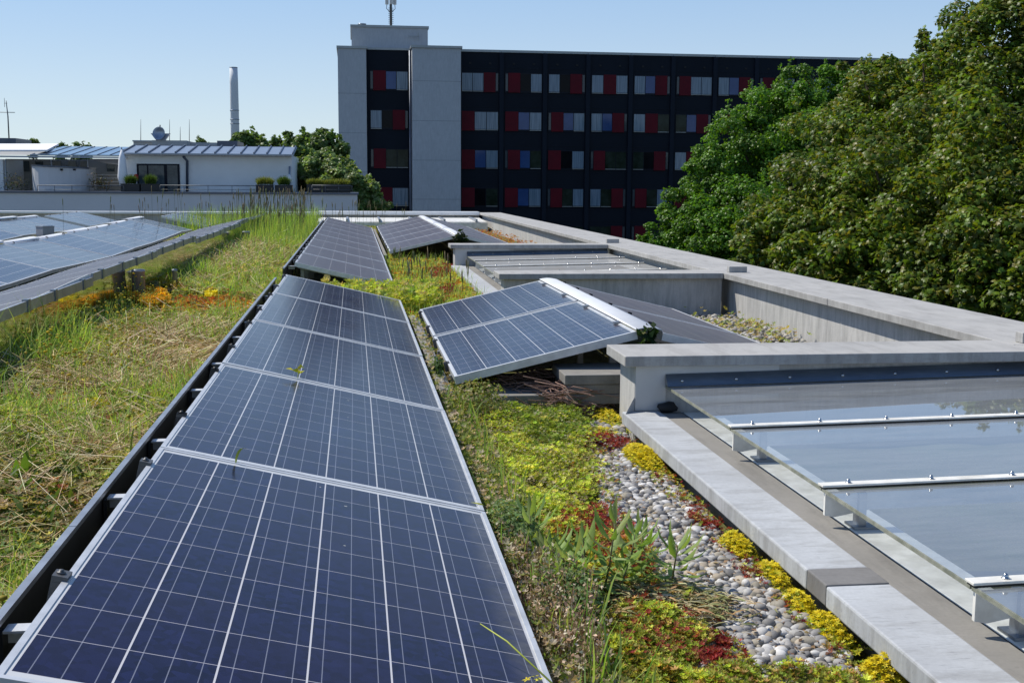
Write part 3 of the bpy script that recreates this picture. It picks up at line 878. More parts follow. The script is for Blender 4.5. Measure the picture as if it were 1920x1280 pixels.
# dry straw: scattered and in flattened swathes
ps = [logY(4800, 1.9, 31, XL0, XL1)]
for a, b, sx, sy, k in [(330, 640, 0.22, 0.35, 1500), (300, 690, 0.3, 0.3, 700), (440, 470, 0.35, 1.3, 1500), (420, 500, 0.4, 0.9, 1100), (215, 735, 0.22, 0.25, 800), (210, 860, 0.12, 0.16, 420), (180, 700, 0.3, 0.3, 500), (120, 830, 0.3, 0.3, 400), (430, 440, 0.4, 2.0, 900)]:
    c = gr(a, b, G)
    ps.append(rng.normal(0, 1, (k, 2)) * np.array([sx, sy]) + c[:2])
p = np.concatenate(ps)
p = p[(p[:, 0] > XL0) & (p[:, 0] < XL1) & ~inpoly(p, MAT)]
n = len(p)
far = np.clip((p[:, 1] - 3) / 14, 0, 1)
ln = rng.uniform(0.05, 0.24, n) * (1 + far * 0.6)
wd = 0.0023 * (1 + 2.2 * far) * rng.uniform(0.6, 1.3, n)
stuff(scatter('dry_straw', STALK, z3(p, G + hill(p) + rng.uniform(0.015, 0.09, n)), rot_tilt(n, 62, 96), np.stack([wd, wd, ln], 1), jit(STRAW, n, 0.25), M['straw']), 'pale dry straw lying flattened in the grass strip', 'straw')
# yellow flower heads on thin stems
pf = [fill(poly([(10, 660), (90, 600), (260, 565), (330, 590), (330, 640), (250, 740), (110, 760), (20, 740)]), 520), logY(160, 2.6, 20, XL0, XL1)]
p = np.concatenate(pf)
p = p[(p[:, 0] > XL0) & (p[:, 0] < XL1)]
n = len(p)
h = rng.uniform(0.10, 0.30, n)
top = z3(p, G + hill(p) + h)
stuff(scatter('wildflowers', ICO1, top, rot_tilt(n, 0, 30), np.stack([rng.uniform(0.007, 0.0135, n)] * 2 + [rng.uniform(0.005, 0.009, n)], 1), jit([(0.50, 0.40, 0.03), (0.58, 0.46, 0.02), (0.42, 0.33, 0.05), (0.36, 0.38, 0.06)], n, 0.2), M['petal'], None, True), 'small round yellow flower heads standing above the left grass', 'flowers')
stuff(scatter('flower_stems', STALK, z3(p, G + hill(p)), rot_tilt(n, 0, 3), np.stack([np.full(n, 0.0022), np.full(n, 0.0022), h], 1), jit(GRASS, n), M['leaf']), 'thin green stems of the yellow flower heads at left', 'stems')
# leafy weeds in the meadow
n = 2600
p = np.concatenate([fill(poly([(0, 860), (60, 800), (170, 900), (130, 1010), (0, 1100)]), 1100), fill(poly([(90, 580), (150, 555), (170, 610), (100, 680), (20, 690)]), 700), logY(800, 2.2, 12, XL0, XL1)])
p = p[(p[:, 0] > XL0) & (p[:, 0] < -0.72)]
n = len(p)
stuff(scatter('broad_weeds', LONG, z3(p, G + hill(p) + rng.uniform(0, 0.07, n)), rot_tilt(n, 15, 75), np.stack([rng.uniform(0.05, 0.10, n), rng.uniform(0.03, 0.08, n), rng.uniform(0.03, 0.06, n)], 1), jit([(0.11, 0.17, 0.03), (0.15, 0.20, 0.045), (0.08, 0.13, 0.03)], n), M['leaf']), 'soft bright green weeds growing low in the left grass strip', 'weeds')

def sedum_patch(name, pts, n, cols, label, cat, size=(0.008, 0.016), h=(0.0, 0.04), tmpl=ROSE, z=G + 0.03, kind=None, mound=0.0, tilt=(0, 55), spill=0.0, thin=-9, lumpf=30.0, rough=0.014):
    pl = poly(pts, z)
    p = fill(pl, n)
    c = np.array(pl).mean(0)
    p = c + (p - c) * rng.lognormal(0, spill, (n, 1)) if spill else p
    lump = pnoise(p, lumpf, len(label)) + rng.uniform(-0.5, 0.5, n)
    p = p[lump > thin]
    n = len(p)
    d = np.linalg.norm(p - c, axis=1)
    d = d / (d.max() + 1e-6)
    zz = G + 0.02 + hill(p) * 0.6 + rng.uniform(h[0], h[1], n) + mound * np.clip(1 - d ** 2, 0, 1)
    tn = pnoise(p, 13.0, len(label) * 0.7) + 0.6 * pnoise(p, 29.0, len(label) * 0.3)
    zz = zz + rough * tn
    cl = jit(cols, n, 0.3) * np.clip(1 + 0.38 * tn, 0.35, 1.6)[:, None]
    o = scatter(name, tmpl, z3(p, zz), rot_tilt(n, *tilt), rng.uniform(size[0], size[1], n) * np.clip(1 + 0.25 * tn, 0.6, 1.5), cl, M['leaf'] if cols is not YEL else M['petal'])
    return tag(o, label, cat, None, kind)

# orange and yellow sedum by the vent pipe
sedum_patch('orange_sedum', [(228, 560), (262, 543), (310, 560), (322, 578), (285, 585), (245, 575)], 3600, [(0.60, 0.34, 0.02), (0.55, 0.25, 0.02), (0.64, 0.44, 0.04)], 'mound of golden orange sedum at the foot of the fat vent pipe', 'sedum', (0.02, 0.035), (0, 0.05), mound=0.05)
sedum_patch('orange_sedum', [(300, 575), (350, 562), (420, 560), (480, 568), (470, 590), (380, 595), (310, 592)], 3600, ORG + RSED, 'low rusty orange sedum mat spreading right of the golden mound', 'sedum', (0.018, 0.03), (0, 0.04))
sedum_patch('yellow_sedum', [(385, 553), (405, 549), (408, 560), (390, 563)], 420, YEL, 'small yellow sedum cushion in the rusty mat behind the vent pipe', 'sedum', (0.02, 0.03), (0, 0.05))
sedum_patch('yellow_sedum', [(290, 520), (330, 518), (340, 545), (300, 548)], 700, [(0.4, 0.30, 0.02), (0.28, 0.26, 0.03)], 'dull yellow sedum clump behind the fat vent pipe', 'sedum', (0.02, 0.035), (0, 0.08))
sedum_patch('yellow_sedum', [(163, 765), (185, 757), (212, 768), (195, 778), (170, 776)], 600, [(0.42, 0.36, 0.015), (0.33, 0.32, 0.03)], 'small yellow green sedum tuft in the middle of the left grass', 'sedum', (0.012, 0.02), (0, 0.03), mound=0.02)
sedum_patch('brown_moss', [(200, 710), (240, 690), (290, 705), (285, 740), (240, 750), (205, 740)], 1500, [(0.20, 0.10, 0.035), (0.25, 0.13, 0.05), (0.13, 0.07, 0.03)], 'rust brown moss patch among straw in the left grass', 'moss', (0.012, 0.02), (0, 0.03))

# tall seeding grass at the far end
n = 3600
p = np.concatenate([np.stack([rng.uniform(-2.6, -0.85, n), rng.uniform(21, 31.2, n)], 1), np.stack([rng.uniform(-4.0, -2.2, n // 3), rng.uniform(25.5, 31, n // 3)], 1)])
n = len(p)
h = rng.uniform(0.25, 0.62, n) * np.clip(0.55 + (p[:, 1] - 21) / 14, 0.5, 1.15)
stuff(scatter('tall_grass', BLADE, z3(p, G), blade_rot(n, 14), np.stack([rng.uniform(0.006, 0.012, n), h * rng.uniform(0.1, 0.5, n), h], 1), jit(GRASS, n), M['leaf']), 'tall green grass growing at the far end of the roof', 'grass')
p2 = np.stack([rng.uniform(-2.5, -1.0, 210), rng.uniform(23, 30.5, 210)], 1)
p2 = np.concatenate([p2, np.stack([rng.uniform(-5.5, -2.4, 40), rng.uniform(23, 30.5, 40)], 1), np.stack([rng.uniform(-0.9, 1.4, 40), rng.uniform(27.2, 30.5, 40)], 1), np.stack([rng.uniform(0.5, 1.3, 26), rng.uniform(12, 17, 26)], 1)])
n = len(p2)
h = np.where(p2[:, 1] > 20, rng.uniform(0.55, 1.02, n), rng.uniform(0.2, 0.42, n))
h[p2[:, 0] > -0.9] *= 0.75
rt = rot_tilt(n, 0, 9)
stuff(scatter('seed_stalks', STALK, z3(p2, G), rt, np.stack([np.full(n, 0.005)] * 2 + [h], 1), jit([(0.16, 0.17, 0.06), (0.22, 0.20, 0.09), (0.10, 0.12, 0.05)], n), M['straw']), 'slender flowering grass stalks rising above the far parapet', 'grass')
stuff(scatter('seed_heads', ICO1, z3(p2, G) + np.einsum('nij,nj->ni', rt, np.stack([np.zeros(n), np.zeros(n), h], 1)), rt, np.stack([np.full(n, 0.0085)] * 2 + [rng.uniform(0.05, 0.12, n)], 1), jit([(0.19, 0.16, 0.09), (0.24, 0.20, 0.11), (0.16, 0.18, 0.07)], n), M['straw']), 'narrow brown seed heads of the tall far grass', 'grass')

# --- right strip: gravel
def pebbles(pts, n, r_, label, z=G + 0.012, extra=None):
    p = fill(poly(pts, z), n)
    if extra is not None:
        p = extra(p)
    n = len(p)
    s1 = r_ * np.clip(rng.lognormal(0, 0.34, n), 0.45, 1.65)
    sc = np.stack([s1 * rng.uniform(0.9, 1.5, n), s1 * rng.uniform(0.75, 1.1, n), s1 * rng.uniform(0.45, 0.85, n)], 1)
    base = np.array([(0.43, 0.42, 0.40), (0.34, 0.33, 0.32), (0.52, 0.51, 0.49), (0.27, 0.265, 0.26), (0.42, 0.36, 0.28), (0.64, 0.63, 0.61), (0.33, 0.30, 0.24), (0.18, 0.175, 0.17)])
    c = base[rng.integers(0, len(base), n)] * rng.uniform(0.85, 1.2, (n, 1))
    return stuff(scatter('gravel', ICO2, z3(p, z + rng.uniform(0.0, 0.022, n)), rot_tilt(n, 0, 28), sc, c, M['pebble'], None, True), label, 'gravel')
gp = [(1110, 850), (1170, 835), (1250, 900), (1335, 985), (1420, 1080), (1540, 1190), (1650, 1300), (1290, 1310), (1310, 1210), (1270, 1160), (1230, 1110), (1200, 1060), (1170, 1000), (1130, 950)]
pebbles(gp, 5200, 0.0122, 'rounded grey and white pebbles along the skylight slab')
pebbles([(1100, 800), (1165, 790), (1175, 830), (1110, 850)], 420, 0.013, 'small pebbles between red and yellow sedum near the end wall')
p_ = [(2.62, 6.0), (3.38, 6.0), (3.38, 10.4), (2.62, 10.4)]
q = fill(p_, 2600)
n = len(q)
s1 = 0.019 * rng.lognormal(0, 0.25, n)
stuff(scatter('gravel', ICO1, z3(q, G + rng.uniform(0, 0.03, n)), rot_tilt(n, 0, 30), np.stack([s1 * 1.2, s1, s1 * 0.7], 1), np.array([(0.42, 0.39, 0.35), (0.33, 0.31, 0.28), (0.5, 0.48, 0.44)])[rng.integers(0, 3, n)], M['pebble'], None, True), 'pebble strip between the nearer ridge and the parapet', 'gravel')

# --- right strip: sedum mats, stuff nobody could count
sm = [(835, 730), (900, 715), (960, 745), (1075, 790), (1110, 850), (1115, 930), (1095, 965), (1030, 985), (940, 990), (905, 940), (868, 830)]
sedum_patch('sedum_mat', sm, 21000, LIME + [(0.20, 0.19, 0.05)], 'yellow green sedum mat between the foreground panels and the gravel', 'sedum', (0.006, 0.0135), (0, 0.055), kind='stuff', rough=0.024, spill=0.10)
sedum_patch('pale_flower_heads', sm, 3000, [(0.42, 0.34, 0.22), (0.34, 0.26, 0.16), (0.46, 0.42, 0.25)], 'tiny dry buff flower heads dotted over the sedum mat', 'flowers', (0.004, 0.008), (0.04, 0.085), STAR, kind='stuff')
sedum_patch('green_sedum', [(1000, 770), (1060, 765), (1100, 800), (1085, 845), (1010, 850), (960, 800), (930, 775)], 4200, [(0.16, 0.24, 0.035), (0.20, 0.27, 0.045), (0.24, 0.28, 0.05)], 'fresh green sedum cushion in front of the brushwood', 'sedum', (0.008, 0.015), (0.0, 0.06), mound=0.015, spill=0.15)
sedum_patch('mixed_sedum', [(985, 1010), (1060, 985), (1150, 990), (1215, 1060), (1225, 1120), (1110, 1130), (1000, 1060)], 7000, RSED + LIME, 'red and green sedum carpet behind the leafy stems', 'sedum', (0.007, 0.014), (0, 0.035), kind='stuff', spill=0.12, thin=-0.75, lumpf=17, rough=0.02)
sedum_patch('mixed_sedum', [(1010, 1290), (1090, 1180), (1190, 1150), (1290, 1150), (1335, 1215), (1300, 1260), (1560, 1262), (1640, 1300), (1500, 1330), (1030, 1330)], 13000, RSED[:1] + RSED[2:4] + LIME + [(0.20, 0.24, 0.04), (0.26, 0.26, 0.05), (0.16, 0.21, 0.035)], 'red and green sedum carpet at the bottom edge, beside the gravel', 'sedum', (0.006, 0.012), (0, 0.04), kind='stuff', spill=0.08, thin=-0.75, lumpf=17, rough=0.02)
n_ = 0
reds = [([(1010 + 20, 780), (1075, 782), (1078, 795), (1030, 793)], 420, 'small deep red sedum patch below the brushwood'),
        ([(1085, 838), (1125, 822), (1185, 830), (1165, 848), (1110, 850)], 800, 'bright red sedum band at the upper end of the gravel'),
        ([(1072, 890), (1095, 885), (1112, 912), (1092, 920)], 420, 'small red sedum tuft at the left gravel edge'),
        ([(1070, 975), (1110, 962), (1150, 975), (1155, 1005), (1110, 1015), (1075, 1000)], 1100, 'crimson sedum patch left of the gravel, behind the leafy stems'),
        ([(1283, 945), (1325, 960), (1350, 985), (1330, 1000), (1295, 985)], 700, 'dark red sedum patch against the slab, upper one'),
        ([(1380, 1058), (1405, 1050), (1425, 1075), (1400, 1092)], 380, 'dark red sedum tuft between two yellow cushions by the slab'),
        ([(1290, 1195), (1340, 1180), (1370, 1215), (1355, 1245), (1300, 1240)], 1000, 'crimson sedum patch at the lower left gravel edge'),
        ([(1208, 1070), (1225, 1068), (1228, 1090), (1210, 1092)], 160, 'tiny red sedum tuft beside the leafy stems')]
for pts, k, l in reds:
    sedum_patch('red_sedum', pts, int(k * 1.25), RED + [(0.26, 0.07, 0.03)], l, 'sedum', (0.006, 0.0115), (-0.005, 0.03), z=G + 0.03, spill=0.28, thin=-0.15)

creep = np.concatenate([fill(poly([(1085, 840), (1150, 835), (1170, 950), (1230, 1060), (1150, 1090), (1080, 960)]), 1400), fill(poly([(1180, 830), (1260, 890), (1350, 985), (1430, 1070), (1640, 1270), (1600, 1275), (1390, 1075), (1300, 985), (1230, 915)]), 1500), fill(poly([(1280, 1180), (1360, 1170), (1420, 1260), (1300, 1290)]), 500)])
creep = creep[(pnoise(creep, 21, 0.4) + rng.uniform(-0.4, 0.4, len(creep))) > 0.1]
n = len(creep)
stuff(scatter('creeping_sedum', ROSE, z3(creep, G + 0.03 + rng.uniform(0, 0.02, n)), rot_tilt(n, 0, 50), rng.uniform(0.006, 0.012, n), jit(RSED + LIME + RED[:2], n, 0.3), M['leaf']), 'sparse red and green sedum creeping over the pebble edges', 'sedum')
n = 700
deb = fill(poly(gp), n)
stuff(scatter('debris', LEAF, z3(deb, G + 0.035 + rng.uniform(0, 0.008, n)), rot_tilt(n, 0, 40), rng.uniform(0.006, 0.02, n), jit(BROWN, n), M['straw']), 'small brown leaf litter caught among the pebbles', 'litter')
rp = np.concatenate([fill(poly([(1060, 960), (1150, 950), (1240, 1060), (1180, 1100), (1050, 1010)]), 450), fill(poly([(1180, 1130), (1300, 1160), (1340, 1260), (1150, 1260)]), 170)])
n = len(rp)
stuff(scatter('red_sprigs', ROSE, z3(rp, G + 0.04 + hill(rp) * 0.6 + rng.uniform(0, 0.04, n)), rot_tilt(n, 0, 50), rng.uniform(0.007, 0.013, n), jit(RED + [(0.34, 0.09, 0.05)], n, 0.3), M['leaf']), 'scattered red sprigs standing in the mixed sedum carpet', 'sedum')
# yellow stonecrop cushions, each its own plant
def cushion(px_, py_, rx, ry, h, n, label, dense=1.0, size=0.009):
    c = gr(px_, py_, G + 0.03)
    t = thing('yellow_stonecrop', label, 'stonecrop', (c[0], c[1], G), group='yellow stonecrop cushions')
    def pts(k):
        a = rng.uniform(0, 6.283, k)
        r_ = np.sqrt(rng.random(k)) * (1 + 0.20 * np.sin(3 * a + px_) + 0.13 * np.sin(7 * a + py_)) * rng.lognormal(0, 0.24, k)
        return np.stack([r_ * np.cos(a) * rx, r_ * np.sin(a) * ry], 1), np.clip(1 - r_ ** 2 * 0.8, 0.05, 1)
    p, e = pts(n)
    z = 0.02 + h * e * rng.uniform(0.05, 0.9, n)
    scatter('foliage', ROSE, z3(p, z), rot_tilt(n, 0, 50), rng.uniform(0.7, 1.2, n) * size * 1.05, jit(LIME + [(0.13, 0.17, 0.02), (0.2, 0.13, 0.03)], n), M['leaf'], t)
    m = int(n * dense * 0.8)
    p, e = pts(m)
    z = 0.022 + h * e * rng.uniform(0.55, 1.18, m)
    scatter('flowers', STAR, z3(p, z), rot_tilt(m, 0, 45), rng.uniform(0.8, 1.25, m) * size, jit(YEL, m, 0.15), M['petal'], t)
for a in [(1205, 865, 0.075, 0.26, 0.065, 2000, 'large yellow stonecrop cushion against the slab at the upper end of the gravel', 1.0),
          (1383, 1030, 0.048, 0.13, 0.055, 800, 'yellow green stonecrop clump by the slab halfway down the gravel', 0.8),
          (1450, 1085, 0.036, 0.13, 0.05, 560, 'bright yellow stonecrop by the slab just above its dark joint', 0.8),
          (1500, 1138, 0.036, 0.11, 0.05, 480, 'bright yellow stonecrop by the slab below its dark joint', 0.8),
          (1555, 1185, 0.042, 0.12, 0.05, 620, 'wide yellow stonecrop at the lower right end of the gravel', 0.8),
          (1655, 1272, 0.05, 0.07, 0.06, 600, 'yellow stonecrop cut off by the bottom edge beside the slab', 1.0),
          (1138, 785, 0.075, 0.22, 0.05, 800, 'golden stonecrop at the foot of the nearest end wall', 0.7),
          (1125, 812, 0.12, 0.12, 0.035, 500, 'sparse golden stonecrop just above the red sedum band', 0.5)]:
    cushion(*a)
for a in [(847, 522, 0.09, 0.40, 0.07, 700, 'far bright yellow stonecrop cushion beside the second slab, rear one', 1.1, 0.018),
          (868, 543, 0.10, 0.35, 0.06, 700, 'far bright yellow stonecrop cushion beside the second slab, front one', 0.9, 0.018)]:
    cushion(*a)

# --- middle strip between the rows
n = 15000
p = np.stack([rng.uniform(0.42, 1.30, n), np.exp(rng.uniform(math.log(9.2), math.log(18.5), n))], 1)
t_ = pnoise(p, 2.2, 2.0)
cc = jit(HERB + ORG + LIME, n, 0.3)
cc[t_ > 0.35] = jit(ORG + YEL[:1] + RSED, (t_ > 0.35).sum(), 0.3)
stuff(scatter('ground_cover', ROSE, z3(p, G + hill(p) + rng.uniform(0, 0.09, n)), rot_tilt(n, 0, 55), rng.uniform(0.016, 0.032, n), cc, M['leaf']), 'orange, yellow and green sedum carpet between the panel rows', 'ground cover')
for pts, k, l in [([(800, 515), (850, 505), (842, 522), (815, 530)], 700, 'red sedum patch beside the far yellow cushions'), ([(815, 550), (855, 545), (850, 560), (818, 562)], 600, 'red sedum patch in front of the far yellow cushions')]:
    sedum_patch('red_sedum', pts, k, RED, l, 'sedum', (0.016, 0.028), (0.04, 0.09))
n = 5200
p = np.concatenate([np.stack([rng.uniform(-0.62, 0.62, 2600), rng.uniform(10.35, 11.7, 2600)], 1), np.stack([rng.uniform(0.42, 1.28, 2600), np.exp(rng.uniform(math.log(9.0), math.log(18), 2600))], 1)])
hh = rng.uniform(0.06, 0.24, n)
stuff(scatter('meadow_grass', BLADE, z3(p, G + 0.0), blade_rot(n, 30), np.stack([rng.uniform(0.005, 0.009, n), hh * 0.7, hh], 1), jit(GRASS, n), M['leaf']), 'green grass and weeds filling the gap behind the foreground row', 'grass')
n = 2600
p = np.stack([rng.uniform(-0.3, 0.75, n), rng.uniform(10.3, 11.6, n)], 1)
stuff(scatter('broad_weeds', ROSE, z3(p, G + rng.uniform(0.05, 0.26, n)), rot_tilt(n, 0, 70), rng.uniform(0.02, 0.045, n), jit(HERB + LIME, n), M['leaf']), 'bushy weeds growing up through the gap behind the foreground row', 'weeds')
n = 3800
p = np.concatenate([np.stack([rng.uniform(2.6, 3.38, 1300), rng.uniform(5.9, 10.4, 1300)], 1), np.stack([rng.uniform(2.55, 3.38, 2500), rng.uniform(16, 29, 2500)], 1)])
keep = pnoise(p, 2.4, 1.0) + rng.uniform(-.5, .5, n) > -0.1
p = p[keep]
n = len(p)
cc = jit(HERB + [(0.48, 0.38, 0.18), (0.50, 0.42, 0.08), (0.42, 0.30, 0.16)], n)
f_ = p[:, 1] > 15
cc[f_] = jit(ORG + [(0.46, 0.10, 0.05), (0.34, 0.22, 0.10)], f_.sum())
stuff(scatter('ground_cover', ROSE, z3(p, G + rng.uniform(0, 0.11, n)), rot_tilt(n, 0, 55), rng.uniform(0.014, 0.03, n), cc, M['leaf']), 'patchy dry and orange sedum along the inside of the parapet', 'ground cover')
n = 9000
p = np.stack([rng.uniform(-0.9, 1.3, n), rng.uniform(26.8, 31.2, n)], 1)
stuff(scatter('ground_cover', ROSE, z3(p, G + rng.uniform(0, 0.12, n)), rot_tilt(n, 0, 60), rng.uniform(0.03, 0.05, n), jit(HERB, n), M['leaf']), 'green weeds behind the far ends of the panel rows', 'ground cover')

# --- weeds along the low edge of the foreground row
n = 9500
p = np.stack([rng.uniform(0.405, 0.62, n), np.exp(rng.uniform(math.log(1.9), math.log(9.2), n))], 1)
zz = G + rng.uniform(0.0, 0.20, n) * (1 - (p[:, 0] - 0.41) / 0.32)
stuff(scatter('edge_weeds', ROSE, z3(p, zz), rot_tilt(n, 0, 75), rng.uniform(0.008, 0.018, n), jit([(0.20, 0.25, 0.055), (0.25, 0.28, 0.07), (0.15, 0.20, 0.05), (0.46, 0.36, 0.24), (0.54, 0.45, 0.32)], n), M['leaf']), 'fine leafy weeds crowding the low edge of the foreground panels', 'weeds')
n = 420
p = np.stack([rng.uniform(0.42, 0.60, n), np.exp(rng.uniform(math.log(2.0), math.log(6.4), n))], 1)
stuff(scatter('edge_grass', BLADE, z3(p, G), blade_rot(n, 32), np.stack([rng.uniform(0.004, 0.010, n), rng.uniform(0.03, 0.12, n), rng.uniform(0.08, 0.25, n)], 1), jit(GRASS, n), M['leaf']), 'upright grass blades along the low edge of the foreground panels', 'grass')
# small bush leaning on the panel corner
def bush(name, label, c, r_, n, size, cols, tmpl=LEAF):
    q = rng.normal(0, 1, (n, 3))
    q /= np.linalg.norm(q, axis=1, keepdims=True)
    rad = rng.random((n, 1)) ** 0.45
    pos = np.array(c) + q * rad * np.array(r_)
    o = scatter(name, tmpl, pos, rot_from_normal(q * 0.5 + np.array([0, 0, 0.6]) + rng.normal(0, 0.5, (n, 3)), rng.uniform(0, 6.28, n)), size * rng.uniform(0.6, 1.3, n), jit(cols, n, 0.3), M['leaf'])
    return tag(o, label, 'plant')
GRY = [(0.11, 0.18, 0.065), (0.15, 0.21, 0.085), (0.09, 0.145, 0.05), (0.19, 0.24, 0.11)]
c = gr(930, 985, -1.08)
bush('bushy_weed', 'fine leaved blue green bush leaning over the panel corner', (0.47, 3.55, -1.07), (0.09, 0.22, 0.085), 3600, 0.016, [tuple(q * 1.3 for q in g) for g in GRY])
bush('bushy_weed', 'fine leaved green bush behind the leafy stems, right of the panel edge', (0.56, 3.05, -1.10), (0.10, 0.18, 0.07), 2600, 0.014, [tuple(q * 1.25 for q in g) for g in GRY])
bush('bushy_weed', 'twiggy green weed at the near corner of the nearer ridge', (0.60, 5.75, -1.06), (0.15, 0.22, 0.10), 1500, 0.018, [(0.22, 0.26, 0.07), (0.38, 0.31, 0.18), (0.16, 0.20, 0.05)])
bush('ivy_tuft', 'dark glossy leaf tuft at the near end of the white ridge cap', (1.535, 6.06, -0.80), (0.045, 0.03, 0.07), 60, 0.05, [(0.02, 0.045, 0.012), (0.03, 0.06, 0.015)])
bush('ivy_tuft', 'dark leaf tuft at the near end of the distant ridge cap', (1.54, 17.5, -0.82), (0.08, 0.05, 0.12), 70, 0.09, [(0.02, 0.04, 0.012), (0.035, 0.055, 0.02)])
bush('bushy_weed', 'small green weed growing on the ballast kerb', (0.455, 6.55, -1.02), (0.03, 0.10, 0.05), 160, 0.03, [(0.07, 0.13, 0.04)])

# dry brown flower stalks at the bottom
pl = poly([(905, 1010), (960, 1040), (1100, 1120), (1120, 1300), (1010, 1330), (965, 1160)], G + 0.1)
n = 620
p = fill(pl, n)
h = rng.uniform(0.08, 0.20, n)
rt = rot_tilt(n, 0, 22)
o = scatter('dry_stalks', STALK, z3(p, G), rt, np.stack([np.full(n, 0.0016)] * 2 + [h], 1), jit(BROWN, n), M['straw'])
stuff(o, 'brown dry flower stalks between the panel edge and the sedum', 'dry stalks')
k = 16
pp = np.repeat(z3(p, G), k, 0) + np.einsum('nij,nj->ni', np.repeat(rt, k, 0), np.stack([rng.normal(0, 0.010, n * k), rng.normal(0, 0.010, n * k), np.repeat(h, k) * rng.uniform(0.4, 1.05, n * k)], 1))
stuff(scatter('dry_seed_husks', LEAF, pp, rot_tilt(n * k, 20, 110), rng.uniform(0.007, 0.0155, n * k), jit([(0.52, 0.40, 0.28), (0.44, 0.31, 0.20), (0.60, 0.50, 0.37), (0.30, 0.19, 0.11)], n * k), M['straw']), 'papery buff husks on the dry stalks at the bottom edge', 'dry stalks')

# goldenrod-like leafy stems, one thing each
def leafy(px_, py_, h, lean, label, n=24, size=0.10):
    h *= 1.3
    c = gr(px_, py_, G + 0.02)
    t = thing('leafy_stem', label, 'plant', (c[0], c[1], G), (R(lean[0]), R(lean[1]), rng.uniform(0, 6.28)), 'leafy green stems beside the gravel')
    MB().tube([(0, 0, 0), (0.004, 0.002, h * 0.5), (0.0, 0, h)], [0.0035, 0.003, 0.0015], 6).build('stem', M['stemgreen'], t)
    ang = np.arange(n) * 2.4 + rng.uniform(-0.3, 0.3, n)
    u = np.linspace(0.15, 1.0, n)
    el_ = np.radians(-5 + 70 * u ** 2 + rng.uniform(-10, 10, n))
    d = np.stack([np.cos(ang) * np.cos(el_), np.sin(ang) * np.cos(el_), np.sin(el_)], 1)
    side_ = np.stack([-np.sin(ang), np.cos(ang), np.zeros(n)], 1)
    nr = np.cross(side_, d)
    rot = np.stack([side_, d, nr], 2)
    ls = size * (0.65 + 0.5 * np.sin(np.pi * np.clip(u * 0.9, 0, 1))) * rng.uniform(0.8, 1.15, n)
    scatter('leaves', LONG, np.stack([np.zeros(n), np.zeros(n), u * h], 1), rot, np.stack([ls * 0.95, ls, ls], 1), jit([(0.19, 0.30, 0.07), (0.25, 0.35, 0.10), (0.32, 0.40, 0.15)], n, 0.2), M['leaf'], t)
M['stemgreen'] = simple('green stem', (0.10, 0.09, 0.03), 0.6, 0, 0.3, 30, 0)
for a in [(1255, 1115, 0.13, (6, 4), 'rightmost leafy stem rising before the gravel'), (1197, 1095, 0.13, (2, -5), 'leafy stem left of the rightmost one, before the gravel'),
          (1125, 1130, 0.20, (-4, 8), 'tallest leafy stem of the group, tip in front of crimson sedum'), (1030, 1115, 0.13, (4, -8), 'leafy stem with drooping leaves near the panel edge'),
          (1000, 1080, 0.16, (5, 6), 'leafy stem with pale tip nearest the panel edge'), (1085, 1140, 0.13, (10, 10), 'low spreading leafy stem in the middle of the group'),
          (1100, 1110, 0.15, (8, -6), 'leafy stem with pale leaves behind the low spreading one'), (1165, 1110, 0.15, (-6, 10), 'leafy stem between the tallest one and the gravel'),
          (1060, 1150, 0.11, (-8, -10), 'lowest spreading leafy stem in front of the group'), (1150, 1125, 0.10, (14, 12), 'short leafy stem between the tallest and the flattened hay')]:
    leafy(*a)
def docks(px_, py_, label, n=5, s_=0.13):
    c = gr(px_, py_, G + 0.02)
    ang = rng.uniform(0, 6.28, n)
    el_ = np.radians(rng.uniform(45, 80, n))
    d = np.stack([np.cos(ang) * np.cos(el_), np.sin(ang) * np.cos(el_), np.sin(el_)], 1)
    sd_ = np.stack([-np.sin(ang), np.cos(ang), np.zeros(n)], 1)
    rot = np.stack([sd_, d, np.cross(sd_, d)], 2)
    ls = s_ * rng.uniform(0.6, 1.1, n)
    tag(scatter('dock_plant', LONG, np.repeat(c[None] * np.array([1, 1, 0]) + np.array([0, 0, G]), n, 0), rot, np.stack([ls * 1.6, ls, ls], 1), jit([(0.18, 0.28, 0.04), (0.14, 0.23, 0.04)], n, 0.2), M['leaf']), label, 'plant')
docks(925, 925, 'upright broad green leaves in the sedum mat close to the panel edge')
docks(895, 870, 'bright broad leaves at the panel edge above the blue green bush', 7, 0.11)
docks(905, 760, 'narrow upright leaves in front of the nearer ridge corner', 6, 0.14)
docks(870, 720, 'cluster of tall leaves at the low corner of the nearer ridge', 6, 0.16)
docks(960, 1200, 'broad leaves beside the panel edge among the dry stalks', 7, 0.10)
docks(70, 990, 'light green weed with broad leaves at the left edge', 9, 0.11)
docks(40, 905, 'tall narrow leaved weed at the far left of the grass', 8, 0.16)
